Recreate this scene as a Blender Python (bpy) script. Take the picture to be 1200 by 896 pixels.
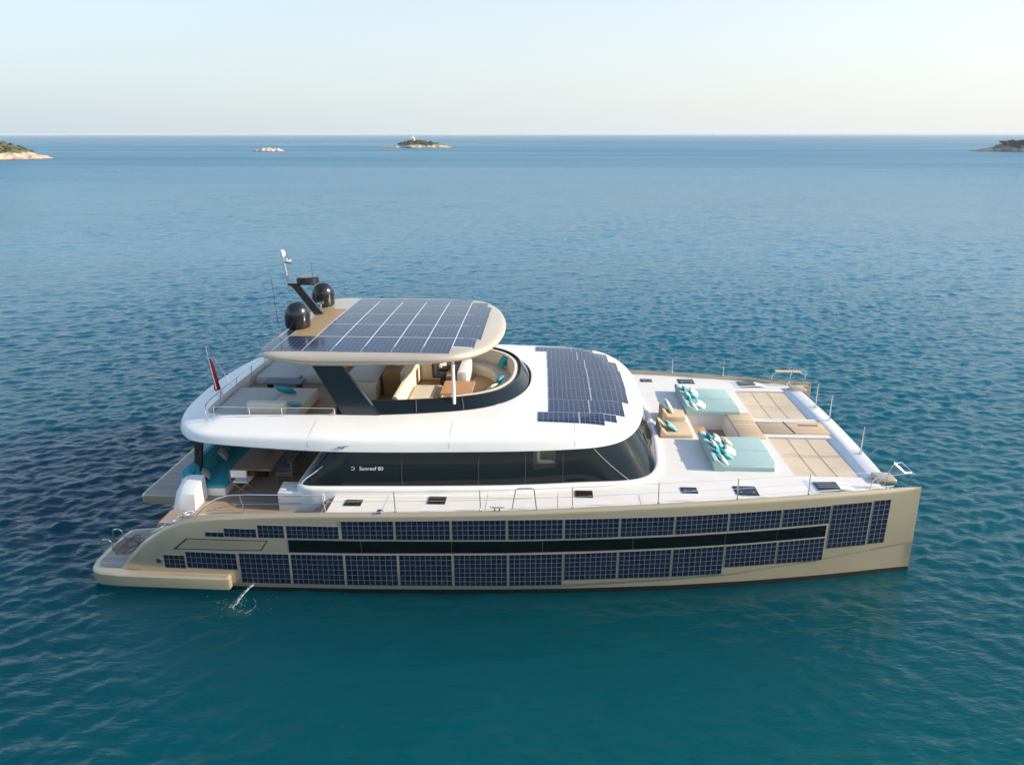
import bpy, bmesh, math, random
import numpy as np
from mathutils import Vector, Matrix, Euler, noise
from mathutils.bvhtree import BVHTree
R = math.radians
random.seed(7)
for o in list(bpy.data.objects):
    bpy.data.objects.remove(o)
SC = bpy.context.scene
COL = SC.collection

# ------------------------------------------------------------------ camera
cam_d = bpy.data.cameras.new("camera")
cam = bpy.data.objects.new("camera", cam_d)
COL.objects.link(cam)
cam_d.sensor_fit = 'HORIZONTAL'
cam_d.sensor_width = 36.0
cam_d.lens = 36.0 * 858.126 / 1200.0
cam_d.clip_start = 0.5
cam_d.clip_end = 60000
cam.location = (13.221, -24.096, 12.338)
cam.rotation_euler = (R(90 - 18.737), 0, R(2.802))
SC.camera = cam

# ------------------------------------------------------------------ sky, sun, exposure
SUN_EL, SUN_AZ = 23.5, -3.5            # azimuth from +X (the bow), negative = towards the camera side
world = bpy.data.worlds.new("World")
SC.world = world
world.use_nodes = True
wn = world.node_tree
bg = wn.nodes["Background"]
sky = wn.nodes.new("ShaderNodeTexSky")
sky.sky_type = 'NISHITA'
sky.sun_disc = False
sky.sun_elevation = R(SUN_EL)
sky.sun_rotation = R(90 - SUN_AZ)
sky.altitude = 0
sky.air_density = 1.0
sky.dust_density = 0.7
sky.ozone_density = 1.0
SKY_S, EXPO = 0.15, 0.88
bg.inputs[1].default_value = SKY_S
# the pale band of sea haze low in the sky: bluish away from the sun, warm white towards it
def wmath(op, a, b=None, clamp=False):
    n = wn.nodes.new("ShaderNodeMath"); n.operation = op; n.use_clamp = clamp
    for i, v in enumerate((a, b)):
        if v is None: continue
        if isinstance(v, (int, float)): n.inputs[i].default_value = v
        else: wn.links.new(v, n.inputs[i])
    return n.outputs[0]
def wmix(f, a, b):
    n = wn.nodes.new("ShaderNodeMix"); n.data_type = 'RGBA'
    for k, v in ((0, f), (6, a), (7, b)):
        if isinstance(v, tuple): n.inputs[k].default_value = (*v, 1)
        else: wn.links.new(v, n.inputs[k])
    return n.outputs[2]
wtc = wn.nodes.new("ShaderNodeTexCoord")
wsp = wn.nodes.new("ShaderNodeSeparateXYZ")
wn.links.new(wtc.outputs["Generated"], wsp.inputs[0])
toward = wmath('ADD', wmath('MULTIPLY', wsp.outputs[0], math.cos(R(SUN_AZ))), wmath('MULTIPLY', wsp.outputs[1], math.sin(R(SUN_AZ))))
side = wmath('DIVIDE', wmath('ADD', toward, 0.73), 1.15, clamp=True)
K = 1.0 / (SKY_S * 2 ** EXPO)
band = wmix(side, tuple(c * K for c in (0.60, 0.71, 0.775)), tuple(c * K for c in (0.88, 0.895, 0.885)))
low = wmath('POWER', wmath('SUBTRACT', 1.0, wmath('DIVIDE', wmath('ABSOLUTE', wsp.outputs[2]), 0.55, clamp=True)), 1.25)
wn.links.new(wmix(low, sky.outputs[0], band), bg.inputs[0])
sun_d = bpy.data.lights.new("sun", 'SUN')
sun_d.energy = 4.0
sun_d.angle = R(0.6)
sun_d.color = (1.0, 0.86, 0.66)
sun = bpy.data.objects.new("sun", sun_d)
COL.objects.link(sun)
SV = Vector((math.cos(R(SUN_EL)) * math.cos(R(SUN_AZ)), math.cos(R(SUN_EL)) * math.sin(R(SUN_AZ)), math.sin(R(SUN_EL))))
sun.rotation_euler = SV.to_track_quat('Z', 'Y').to_euler()
SC.view_settings.view_transform = 'Standard'
SC.view_settings.look = 'None'
SC.view_settings.exposure = EXPO
SC.view_settings.gamma = 1.0
SC.view_settings.use_curve_mapping = False
SC.cycles.max_bounces = 8
SC.cycles.transparent_max_bounces = 12
SC.cycles.caustics_reflective = False
SC.cycles.caustics_refractive = False
SC.cycles.sample_clamp_indirect = 6.0

# ------------------------------------------------------------------ materials
def material(name, col, rough=0.5, metal=0.0, var=0.06, vscale=3.0, coat=0.0, spec=0.5, bump=0.0, bscale=40.0, sheen=0.0):
    m = bpy.data.materials.new(name)
    m.use_nodes = True
    nt = m.node_tree
    p = nt.nodes["Principled BSDF"]
    p.inputs["Roughness"].default_value = rough
    p.inputs["Metallic"].default_value = metal
    p.inputs["Coat Weight"].default_value = coat
    p.inputs["Coat Roughness"].default_value = 0.08
    p.inputs["Specular IOR Level"].default_value = spec
    if sheen:
        p.inputs["Sheen Weight"].default_value = sheen
    tc = nt.nodes.new("ShaderNodeTexCoord")
    n = nt.nodes.new("ShaderNodeTexNoise")
    n.inputs["Scale"].default_value = vscale
    n.inputs["Detail"].default_value = 5
    nt.links.new(tc.outputs["Object"], n.inputs["Vector"])
    r = nt.nodes.new("ShaderNodeValToRGB")
    a = [max(0, c * (1 - var)) for c in col]
    b = [min(1, c * (1 + var)) for c in col]
    r.color_ramp.elements[0].color = (*a, 1)
    r.color_ramp.elements[1].color = (*b, 1)
    r.color_ramp.elements[0].position = 0.3
    r.color_ramp.elements[1].position = 0.7
    nt.links.new(n.outputs[0], r.inputs[0])
    nt.links.new(r.outputs[0], p.inputs["Base Color"])
    if bump:
        n2 = nt.nodes.new("ShaderNodeTexNoise")
        n2.inputs["Scale"].default_value = bscale
        n2.inputs["Detail"].default_value = 4
        nt.links.new(tc.outputs["Object"], n2.inputs["Vector"])
        bp = nt.nodes.new("ShaderNodeBump")
        bp.inputs["Strength"].default_value = bump
        bp.inputs["Distance"].default_value = 0.02
        nt.links.new(n2.outputs[0], bp.inputs["Height"])
        nt.links.new(bp.outputs[0], p.inputs["Normal"])
    return m

def mth(nt, op, a, b=None, clamp=False):
    n = nt.nodes.new("ShaderNodeMath")
    n.operation = op
    n.use_clamp = clamp
    for i, v in enumerate((a, b)):
        if v is None:
            continue
        if isinstance(v, (int, float)):
            n.inputs[i].default_value = v
        else:
            nt.links.new(v, n.inputs[i])
    return n.outputs[0]

def mixc(nt, f, a, b):
    n = nt.nodes.new("ShaderNodeMix")
    n.data_type = 'RGBA'
    for k, v in ((0, f), (6, a), (7, b)):
        if isinstance(v, (int, float)):
            n.inputs[k].default_value = v
        elif isinstance(v, tuple):
            n.inputs[k].default_value = (*v, 1) if len(v) == 3 else v
        else:
            nt.links.new(v, n.inputs[k])
    return n.outputs[2]

def solar_material(name, base, line, lw, rough=0.12, bus=0.0):
    m = bpy.data.materials.new(name)
    m.use_nodes = True
    nt = m.node_tree
    p = nt.nodes["Principled BSDF"]
    uv = nt.nodes.new("ShaderNodeUVMap")
    sp = nt.nodes.new("ShaderNodeSeparateXYZ")
    nt.links.new(uv.outputs[0], sp.inputs[0])
    masks = []
    for k in (0, 1):
        f = mth(nt, 'FRACT', sp.outputs[k])
        d = mth(nt, 'ABSOLUTE', mth(nt, 'SUBTRACT', f, 0.5))
        masks.append(mth(nt, 'GREATER_THAN', d, 0.5 - lw))
    g = mth(nt, 'MAXIMUM', masks[0], masks[1])
    fl = nt.nodes.new("ShaderNodeVectorMath")
    fl.operation = 'FLOOR'
    nt.links.new(uv.outputs[0], fl.inputs[0])
    wnz = nt.nodes.new("ShaderNodeTexWhiteNoise")
    wnz.noise_dimensions = '3D'
    oi = nt.nodes.new("ShaderNodeObjectInfo")
    ad = nt.nodes.new("ShaderNodeVectorMath")
    ad.operation = 'ADD'
    nt.links.new(fl.outputs[0], ad.inputs[0])
    nt.links.new(oi.outputs["Random"], ad.inputs[1])
    nt.links.new(ad.outputs[0], wnz.inputs["Vector"])
    cell = mixc(nt, wnz.outputs["Value"], tuple(c * 0.75 for c in base), tuple(c * 1.3 for c in base))
    if bus:
        f = mth(nt, 'FRACT', mth(nt, 'MULTIPLY', sp.outputs[0], 3.0))
        d = mth(nt, 'ABSOLUTE', mth(nt, 'SUBTRACT', f, 0.5))
        bm_ = mth(nt, 'MULTIPLY', mth(nt, 'GREATER_THAN', d, 0.44), bus)
        cell = mixc(nt, bm_, cell, line)
    c = mixc(nt, g, cell, line)
    nt.links.new(c, p.inputs["Base Color"])
    p.inputs["Roughness"].default_value = rough
    p.inputs["Specular IOR Level"].default_value = 0.5
    return m

def teak_material(name, base, dark, plank=0.09, axis=1, rough=0.6, caulk=0.012):
    m = bpy.data.materials.new(name)
    m.use_nodes = True
    nt = m.node_tree
    p = nt.nodes["Principled BSDF"]
    tc = nt.nodes.new("ShaderNodeTexCoord")
    sp = nt.nodes.new("ShaderNodeSeparateXYZ")
    nt.links.new(tc.outputs["Object"], sp.inputs[0])
    s = mth(nt, 'DIVIDE', sp.outputs[axis], plank)
    f = mth(nt, 'FRACT', s)
    g = mth(nt, 'LESS_THAN', f, caulk / plank)
    wnz = nt.nodes.new("ShaderNodeTexWhiteNoise")
    wnz.noise_dimensions = '1D'
    nt.links.new(mth(nt, 'FLOOR', s), wnz.inputs["W"])
    n = nt.nodes.new("ShaderNodeTexNoise")
    mp = nt.nodes.new("ShaderNodeMapping")
    mp.inputs["Scale"].default_value = (2, 25, 10) if axis == 1 else (25, 2, 10)
    nt.links.new(tc.outputs["Object"], mp.inputs[0])
    nt.links.new(mp.outputs[0], n.inputs["Vector"])
    n.inputs["Scale"].default_value = 1.0
    n.inputs["Detail"].default_value = 5
    v = mth(nt, 'ADD', mth(nt, 'MULTIPLY', wnz.outputs[0], 0.5), mth(nt, 'MULTIPLY', n.outputs[0], 0.5))
    c = mixc(nt, v, tuple(k * 0.72 for k in base), tuple(min(1, k * 1.25) for k in base))
    c = mixc(nt, g, c, dark)
    nt.links.new(c, p.inputs["Base Color"])
    p.inputs["Roughness"].default_value = rough
    return m

MT = {}
MT['hull'] = material('champagne_hull_paint', (0.54, 0.45, 0.31), 0.30, 0.5, 0.03, 0.8, coat=0.3)
MT['boot'] = material('black_antifouling', (0.012, 0.013, 0.014), 0.5)
MT['white'] = material('white_gelcoat', (0.80, 0.79, 0.765), 0.28, 0, 0.02, 1.5, coat=0.2)
MT['deck'] = material('white_nonskid_deck', (0.70, 0.68, 0.64), 0.6, 0, 0.035, 2.0, bump=0.15, bscale=160)
MT['roof'] = material('taupe_roof_paint', (0.50, 0.435, 0.35), 0.35, 0.2, 0.03, 1.0, coat=0.2)
MT['tanroof'] = material('tan_roof_pad', (0.33, 0.23, 0.12), 0.5)
MT['glass'] = material('tinted_black_glass', (0.006, 0.012, 0.016), 0.03, 0, 0.05, 0.7, spec=0.32)
MT['hullglass'] = material('black_hull_glass', (0.003, 0.004, 0.005), 0.06, 0, 0.05, 0.7, spec=0.4)
MT['black'] = material('black_painted_carbon', (0.010, 0.012, 0.014), 0.25, 0, 0.1, 3, coat=0.4)
MT['blackmatte'] = material('black_rubber', (0.015, 0.015, 0.016), 0.6)
MT['strut'] = material('dark_blue_black_pillar_paint', (0.010, 0.019, 0.026), 0.22, 0, 0.1, 1, coat=0.4)
MT['chrome'] = material('polished_stainless', (0.78, 0.78, 0.78), 0.14, 1.0, 0.02)
MT['whitepaint'] = material('white_painted_metal', (0.80, 0.80, 0.79), 0.35)
MT['solar'] = solar_material('navy_hull_solar_cells', (0.007, 0.012, 0.030), (0.20, 0.23, 0.27), 0.032, 0.22)
MT['solar_roof'] = solar_material('blue_roof_solar_cells', (0.010, 0.020, 0.055), (0.20, 0.24, 0.32), 0.022, 0.14, bus=0.12)
MT['solar_front'] = solar_material('violet_blue_solar_cells', (0.014, 0.022, 0.060), (0.22, 0.245, 0.31), 0.030, 0.18)
MT['teak'] = teak_material('weathered_teak_planks', (0.36, 0.255, 0.175), (0.07, 0.055, 0.045))
MT['teakgrey'] = teak_material('silvered_teak_planks', (0.44, 0.375, 0.325), (0.17, 0.14, 0.12), plank=0.12)
MT['teakfly'] = teak_material('honey_teak_planks', (0.40, 0.255, 0.13), (0.10, 0.06, 0.03))
MT['wood'] = teak_material('brown_tabletop_wood', (0.27, 0.155, 0.105), (0.12, 0.07, 0.045), plank=0.16, axis=0, rough=0.35, caulk=0.004)
MT['oak'] = material('orange_oak_veneer', (0.46, 0.25, 0.12), 0.45, 0, 0.15, 6)
MT['walnut'] = material('golden_brown_veneer', (0.26, 0.155, 0.06), 0.4, 0, 0.15, 6)
MT['cream'] = material('cream_upholstery', (0.66, 0.585, 0.46), 0.8, 0, 0.04, 8, bump=0.2, bscale=60, sheen=0.2)
MT['beige'] = material('sand_beige_canvas', (0.56, 0.43, 0.285), 0.85, 0, 0.04, 6, bump=0.2, bscale=60)
MT['tramp'] = material('sand_trampoline_mesh', (0.58, 0.475, 0.35), 0.85, 0, 0.05, 2.5, bump=0.3, bscale=120)
MT['gangway'] = teak_material('blond_gangway_planks', (0.53, 0.40, 0.27), (0.36, 0.26, 0.17), plank=0.27, axis=1, rough=0.65, caulk=0.02)
MT['greypad'] = material('stone_grey_pad', (0.55, 0.51, 0.44), 0.85, 0, 0.05, 5, bump=0.2, bscale=60)
MT['greycounter'] = material('grey_stone_counter', (0.36, 0.36, 0.37), 0.3, 0, 0.08, 9)
MT['taupeseat'] = material('taupe_seat_fabric', (0.58, 0.53, 0.46), 0.85, 0, 0.05, 7, bump=0.2, bscale=60)
MT['mint'] = material('pale_aqua_canvas', (0.31, 0.45, 0.445), 0.85, 0, 0.04, 5, bump=0.25, bscale=50)
MT['aqua'] = material('aqua_pillow_cloth', (0.17, 0.42, 0.43), 0.85, 0, 0.08, 12, bump=0.3, bscale=40)
MT['teal'] = material('deep_teal_cloth', (0.025, 0.31, 0.38), 0.85, 0, 0.08, 9, bump=0.25, bscale=40)
MT['ivory'] = material('ivory_pillow_cloth', (0.78, 0.74, 0.64), 0.85, 0, 0.06, 14, bump=0.3, bscale=40)
MT['mintlight'] = material('light_mint_pillow_cloth', (0.55, 0.74, 0.66), 0.85, 0, 0.06, 14, bump=0.3, bscale=40)
MT['greycloth'] = material('grey_pillow_cloth', (0.36, 0.37, 0.35), 0.85, 0, 0.08, 14, bump=0.3, bscale=40)
MT['slate'] = material('slate_blue_cloth', (0.16, 0.19, 0.25), 0.85, 0, 0.08, 14, bump=0.3, bscale=40)
MT['red'] = material('red_flag_cloth', (0.42, 0.012, 0.03), 0.75, 0, 0.1, 5)
MT['rope'] = material('brown_rope', (0.30, 0.18, 0.12), 0.9, 0, 0.2, 20)
MT['whiterope'] = material('white_mooring_rope', (0.70, 0.70, 0.68), 0.8, 0, 0.1, 20)
MT['hatchglass'] = material('smoked_hatch_glass', (0.014, 0.02, 0.035), 0.12, 0, 0.1, 3, spec=0.5)
MT['brownglass'] = material('brown_hatch_glass', (0.030, 0.017, 0.013), 0.12, 0, 0.1, 3)
MT['groove'] = material('dark_seam', (0.05, 0.05, 0.045), 0.7)
MT['greyline'] = material('grey_seam', (0.30, 0.28, 0.25), 0.7)
MT['seamtan'] = material('tan_seam', (0.45, 0.36, 0.26), 0.8)
MT['lettering'] = material('silver_lettering', (0.75, 0.75, 0.76), 0.4)
MT['interior'] = material('warm_interior_panel', (0.72, 0.58, 0.38), 0.7)

# ------------------------------------------------------------------ builders
class MB:
    def __init__(self):
        self.bm = bmesh.new()

    def box(self, x0, x1, y0, y1, z0, z1, bev=0.0, seg=2, mat=None):
        vs = [self.bm.verts.new((x, y, z)) for x in (x0, x1) for y in (y0, y1) for z in (z0, z1)]
        fs = [self.bm.faces.new([vs[i] for i in f]) for f in
              ((0, 1, 3, 2), (4, 6, 7, 5), (0, 4, 5, 1), (2, 3, 7, 6), (0, 2, 6, 4), (1, 5, 7, 3))]
        if bev:
            es = list({e for f in fs for e in f.edges})
            bmesh.ops.bevel(self.bm, geom=es, offset=bev, segments=seg, affect='EDGES', profile=0.5)
        if mat is not None:
            bmesh.ops.transform(self.bm, matrix=mat, verts=[v for v in self.bm.verts])
        return self

    def prism(self, pts, z0, z1, bev=0.0, seg=2):
        a = [self.bm.verts.new((p[0], p[1], z0)) for p in pts]
        b = [self.bm.verts.new((p[0], p[1], z1)) for p in pts]
        n = len(pts)
        fs = [self.bm.faces.new(a[::-1]), self.bm.faces.new(b)]
        for i in range(n):
            self.bm.faces.new((a[i], a[(i + 1) % n], b[(i + 1) % n], b[i]))
        if bev:
            es = [e for e in fs[1].edges]
            bmesh.ops.bevel(self.bm, geom=es, offset=bev, segments=seg, affect='EDGES', profile=0.5)
        return self

    def tube(self, pts, r, n=8, cap=True):
        pts = [Vector(p) for p in pts]
        rs = r if isinstance(r, (list, tuple)) else [r] * len(pts)
        rings = []
        up = None
        for i, p in enumerate(pts):
            d = (pts[min(i + 1, len(pts) - 1)] - pts[max(i - 1, 0)]).normalized()
            if up is None:
                up = d.orthogonal().normalized()
            else:
                up = (up - d * up.dot(d))
                up = up.normalized() if up.length > 1e-6 else d.orthogonal().normalized()
            w = d.cross(up)
            rings.append([self.bm.verts.new(p + (up * math.cos(t) + w * math.sin(t)) * rs[i])
                          for t in [2 * math.pi * k / n for k in range(n)]])
        for a, b in zip(rings, rings[1:]):
            for k in range(n):
                self.bm.faces.new((a[k], a[(k + 1) % n], b[(k + 1) % n], b[k]))
        if cap:
            self.bm.faces.new(rings[0][::-1])
            self.bm.faces.new(rings[-1])
        return self

    def lathe(self, prof, c=(0, 0, 0), n=32):
        c = Vector(c)
        rings = []
        for r, z in prof:
            if r < 1e-5:
                rings.append([self.bm.verts.new(c + Vector((0, 0, z)))])
            else:
                rings.append([self.bm.verts.new(c + Vector((r * math.cos(t), r * math.sin(t), z)))
                              for t in [2 * math.pi * k / n for k in range(n)]])
        for a, b in zip(rings, rings[1:]):
            for k in range(n):
                q = [a[k % len(a)], a[(k + 1) % n % len(a)], b[(k + 1) % n % len(b)], b[k % len(b)]]
                q2 = []
                for v in q:
                    if v not in q2:
                        q2.append(v)
                if len(q2) > 2:
                    self.bm.faces.new(q2)
        return self

    def loft(self, rings, closed=True, cap=False):
        vr = [[self.bm.verts.new(p) for p in r] for r in rings]
        n = len(vr[0])
        for a, b in zip(vr, vr[1:]):
            for k in range(n if closed else n - 1):
                self.bm.faces.new((a[k], a[(k + 1) % n], b[(k + 1) % n], b[k]))
        if cap:
            self.bm.faces.new(vr[0][::-1])
            self.bm.faces.new(vr[-1])
        return vr

    def quad(self, *pts):
        self.bm.faces.new([self.bm.verts.new(p) for p in pts])
        return self

    def build(self, name, mat, parent=None, smooth=True, angle=35, off=None):
        """Link this shape as ONE mesh object; vertices are given in the parent thing's own space, or in world space with off."""
        bmesh.ops.recalc_face_normals(self.bm, faces=self.bm.faces)
        me = bpy.data.meshes.new(name)
        if off is not None:
            bmesh.ops.translate(self.bm, vec=-Vector(off), verts=self.bm.verts)
        self.bm.to_mesh(me)
        self.bm.free()
        return link(name, me, mat, parent, smooth, angle)

def link(name, me, mat, parent=None, smooth=True, angle=35):
    for m in (mat if isinstance(mat, (list, tuple)) else [mat]):
        me.materials.append(m)
    if smooth and len(me.polygons):
        me.polygons.foreach_set('use_smooth', [True] * len(me.polygons))
        me.set_sharp_from_angle(angle=R(angle))
    o = bpy.data.objects.new(name, me)
    COL.objects.link(o)
    if parent is not None:
        o.parent = parent
    return o

def tag(o, label=None, cat=None, group=None, kind=None):
    for k, v in (('label', label), ('category', cat), ('group', group), ('kind', kind)):
        if v:
            o[k] = v
    return o

def thing(name, label, cat, loc=(0, 0, 0), rotz=0, group=None):
    o = bpy.data.objects.new(name, None)
    COL.objects.link(o)
    o.empty_display_size = 0.2
    o.location = loc
    o.rotation_euler = (0, 0, rotz)
    return tag(o, label, cat, group)

def dup(root, loc, rotz=0, label=None, group=None):
    r = root.copy()
    COL.objects.link(r)
    r.location = loc
    r.rotation_euler = (0, 0, rotz)
    if label:
        r['label'] = label
    if group:
        r['group'] = group
    for ch in [o for o in bpy.data.objects if o.parent == root]:
        c = ch.copy()
        COL.objects.link(c)
        c.parent = r
        for g in [o for o in bpy.data.objects if o.parent == ch]:
            d = g.copy()
            COL.objects.link(d)
            d.parent = c
    return r

def crom(pts, n):
    """Catmull-Rom resample of an open polyline, n points evenly spaced."""
    P = [Vector(p) for p in pts]
    P = [2 * P[0] - P[1]] + P + [2 * P[-1] - P[-2]]
    out = []
    for i in range(1, len(P) - 2):
        for k in range(24):
            t = k / 24
            a, b, c, d = P[i - 1], P[i], P[i + 1], P[i + 2]
            out.append(0.5 * ((2 * b) + (c - a) * t + (2 * a - 5 * b + 4 * c - d) * t * t + (3 * b - a - 3 * c + d) * t ** 3))
    out.append(P[-2])
    L = [0]
    for a, b in zip(out, out[1:]):
        L.append(L[-1] + (b - a).length)
    res = []
    j = 0
    for k in range(n):
        s = L[-1] * k / (n - 1)
        while j < len(L) - 2 and L[j + 1] < s:
            j += 1
        f = (s - L[j]) / max(1e-9, L[j + 1] - L[j])
        res.append(out[j].lerp(out[j + 1], f))
    return res

def ip(x, xs, ys):
    return float(np.interp(x, xs, ys))

def mirror_loop(half):
    """half: points of the starboard (y<=0) half from aft centre to forward centre -> closed loop."""
    return list(half) + [Vector((p[0], -p[1])) for p in list(half)[-2:0:-1]]

def offset_loop(loop, d):
    n = len(loop)
    area = sum(loop[i].x * loop[(i + 1) % n].y - loop[(i + 1) % n].x * loop[i].y for i in range(n))
    s = 1 if area > 0 else -1
    out = []
    for i in range(n):
        t = (loop[(i + 1) % n] - loop[i - 1]).normalized()
        dd = d[i] if isinstance(d, list) else d
        out.append(loop[i] + Vector((-t.y, t.x)) * s * dd)
    return out

def rrect(x0, x1, y0, y1, r, n=6):
    pts = []
    for cx, cy, a in ((x1 - r, y1 - r, 0), (x0 + r, y1 - r, 90), (x0 + r, y0 + r, 180), (x1 - r, y0 + r, 270)):
        for k in range(n + 1):
            t = R(a + 90 * k / n)
            pts.append(Vector((cx + r * math.cos(t), cy + r * math.sin(t))))
    return pts

def fill_between(mb, outer, inner, mat_index=0):
    """Flat-ish sheet between an outer 3D loop and inner 3D loops."""
    bm = mb.bm
    es = []
    for loop in [outer] + list(inner):
        vs = [bm.verts.new(p) for p in loop]
        es += [bm.edges.new((vs[i], vs[(i + 1) % len(vs)])) for i in range(len(vs))]
    r = bmesh.ops.triangle_fill(bm, edges=es, use_beauty=True, use_dissolve=False, normal=(0, 0, 1))
    for g in r['geom']:
        if isinstance(g, bmesh.types.BMFace):
            g.material_index = mat_index

# ================================================================== WATER (graded sheet, real waves)
def spaced(lo, hi, s, far, g):
    mid = list(np.arange(lo, hi + 1e-6, s))
    up = []
    p, st = mid[-1], s
    while p < far:
        st = s + g * (p - hi)
        p += max(st, s)
        up.append(p)
    return mid, up

def water():
    midx, upx = spaced(-6, 32, 0.11, 16000, 0.008)
    dx = [(-6 - (u - 32)) for u in upx][::-1]
    xs = np.array(dx + midx + upx)
    midy, upy = spaced(-14, 20, 0.10, 16000, 0.006)
    _, upy2 = spaced(-14, 20, 0.13, 60, 0.2)
    ys = np.array([(-14 - (u - 20)) for u in upy2][::-1] + midy + upy)
    nx, ny = len(xs), len(ys)
    sx = np.gradient(xs)
    sy = np.gradient(ys)
    X, Y = np.meshgrid(xs.astype(np.float32), ys.astype(np.float32))
    S = np.maximum(*np.meshgrid(sx.astype(np.float32), sy.astype(np.float32)))
    rng = np.random.RandomState(11)
    Z = np.zeros_like(X)
    N = 140
    lam = np.exp(np.linspace(np.log(0.27), np.log(9.0), N))
    gust = 0.72 + 0.28 * (np.sin(X * 0.05 + Y * 0.021 + 1.0) * np.sin(Y * 0.043 - X * 0.017 + 2.2) + 0.5 * np.sin(X * 0.11 - Y * 0.09))
    for l in lam:
        th = R(-72) + rng.normal(0, 0.62)
        k = 2 * math.pi / l
        a = 0.0066 * l * (1.0 if l < 0.75 else (0.75 / l) ** 1.45) * (0.5 + rng.rand())
        ph = rng.rand() * 6.283
        fade = np.clip((l / S - 1.9) / 1.8, 0, 1)
        Z += fade * a * np.sin(k * (math.cos(th) * X + math.sin(th) * Y) + ph)
    Z = Z + 0.35 * np.abs(Z) * Z / 0.06
    Z *= gust
    # calmer water in the lee close along the starboard side
    lee = np.clip((X + 1.5) / 4, 0, 1) * np.clip((26.5 - X) / 2.5, 0, 1) * np.clip((Y + 15.5) / 5.0, 0, 1) * np.clip((-3.0 - Y) / 2, 0, 1)
    Z *= 1 - 0.55 * lee
    d = np.hypot(X - 12, Y)
    Z *= np.clip((4000 - d) / 2000, 0, 1)
    co = np.stack([X, Y, Z], -1).reshape(-1, 3)
    idx = np.arange(nx * ny).reshape(ny, nx)
    q = np.stack([idx[:-1, :-1], idx[:-1, 1:], idx[1:, 1:], idx[1:, :-1]], -1).reshape(-1, 4)
    me = bpy.data.meshes.new('water')
    me.vertices.add(len(co))
    me.vertices.foreach_set('co', co.ravel().astype(np.float32))
    me.loops.add(q.size)
    me.loops.foreach_set('vertex_index', q.ravel().astype(np.int32))
    me.polygons.add(len(q))
    me.polygons.foreach_set('loop_start', (np.arange(len(q)) * 4).astype(np.int32))
    me.polygons.foreach_set('loop_total', np.full(len(q), 4, np.int32))
    me.update(calc_edges=True)
    me.polygons.foreach_set('use_smooth', np.ones(len(q), dtype=bool))
    m = bpy.data.materials.new('sea_water')
    m.use_nodes = True
    nt = m.node_tree
    p = nt.nodes["Principled BSDF"]
    geo = nt.nodes.new("ShaderNodeNewGeometry")
    def nz(scale, detail, stretch=(1, 1, 1), rough=0.55):
        mp = nt.nodes.new("ShaderNodeMapping")
        mp.inputs["Scale"].default_value = stretch
        mp.inputs["Rotation"].default_value = (0, 0, R(-14))
        nt.links.new(geo.outputs["Position"], mp.inputs[0])
        n = nt.nodes.new("ShaderNodeTexNoise")
        n.inputs["Scale"].default_value = scale
        n.inputs["Detail"].default_value = detail
        n.inputs["Roughness"].default_value = rough
        nt.links.new(mp.outputs[0], n.inputs["Vector"])
        return n.outputs[0]
    sp = nt.nodes.new("ShaderNodeSeparateXYZ")
    nt.links.new(geo.outputs["Position"], sp.inputs[0])
    # base colour of the water: paler teal towards the near right, deep blue beyond
    off = mth(nt, 'MULTIPLY', mth(nt, 'SUBTRACT', nz(0.035, 4), 0.5), 30)
    deep = mth(nt, 'DIVIDE', mth(nt, 'ADD', mth(nt, 'ADD', sp.outputs[1], 10), off), 70, )
    mr = nt.nodes.new("ShaderNodeClamp")
    nt.links.new(deep, mr.inputs[0])
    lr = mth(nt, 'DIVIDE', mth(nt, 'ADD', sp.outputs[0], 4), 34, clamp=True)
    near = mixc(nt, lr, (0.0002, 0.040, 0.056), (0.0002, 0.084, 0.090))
    unshaded = mth(nt, 'DIVIDE', mth(nt, 'SUBTRACT', mth(nt, 'MULTIPLY', off, 0.12), mth(nt, 'ADD', sp.outputs[1], 7.2)), 5.5, clamp=True)  # hull's shade and dark reflection painted into the colour, easing off towards the camera
    near = mixc(nt, mth(nt, 'MULTIPLY', unshaded, 1.0), mixc(nt, lr, (0.0002, 0.024, 0.036), (0.0002, 0.056, 0.066)), near)
    far = (0.002, 0.145, 0.25)
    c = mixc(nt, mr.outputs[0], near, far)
    patch = mth(nt, 'MULTIPLY', mth(nt, 'SUBTRACT', nz(0.10, 4), 0.45), 0.6, clamp=True)
    c = mixc(nt, patch, c, mixc(nt, mr.outputs[0], (0.001, 0.070, 0.080), (0.004, 0.145, 0.245)))
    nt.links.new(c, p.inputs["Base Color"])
    p.subsurface_method = 'BURLEY'
    p.inputs["Subsurface Weight"].default_value = 1.0
    p.inputs["Subsurface Radius"].default_value = (0.6, 1.0, 1.0)
    p.inputs["Subsurface Scale"].default_value = 9.0
    p.inputs["IOR"].default_value = 1.33
    p.inputs["Specular Tint"].default_value = (0.62, 0.84, 1.0, 1)
    p.inputs["Specular IOR Level"].default_value = 0.46
    dist = nt.nodes.new("ShaderNodeVectorMath")
    dist.operation = 'LENGTH'
    nt.links.new(geo.outputs["Position"], dist.inputs[0])
    rgh = mth(nt, 'ADD', mth(nt, 'MULTIPLY', mth(nt, 'DIVIDE', dist.outputs["Value"], 350, clamp=True), 0.32), 0.035)
    band = mth(nt, 'MULTIPLY', mth(nt, 'SUBTRACT', nz(0.0045, 5, (0.22, 1.7, 1), 0.6), 0.5), mth(nt, 'DIVIDE', dist.outputs["Value"], 350, clamp=True))
    rgh = mth(nt, 'ADD', rgh, mth(nt, 'MULTIPLY', band, 0.55), clamp=True)
    nt.links.new(rgh, p.inputs["Roughness"])
    b1 = nt.nodes.new("ShaderNodeBump")
    b1.inputs["Distance"].default_value = 0.075
    b1.inputs["Strength"].default_value = 0.8
    nt.links.new(nz(3.4, 3, (0.6, 1.3, 1)), b1.inputs["Height"])
    b2 = nt.nodes.new("ShaderNodeBump")
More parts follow.
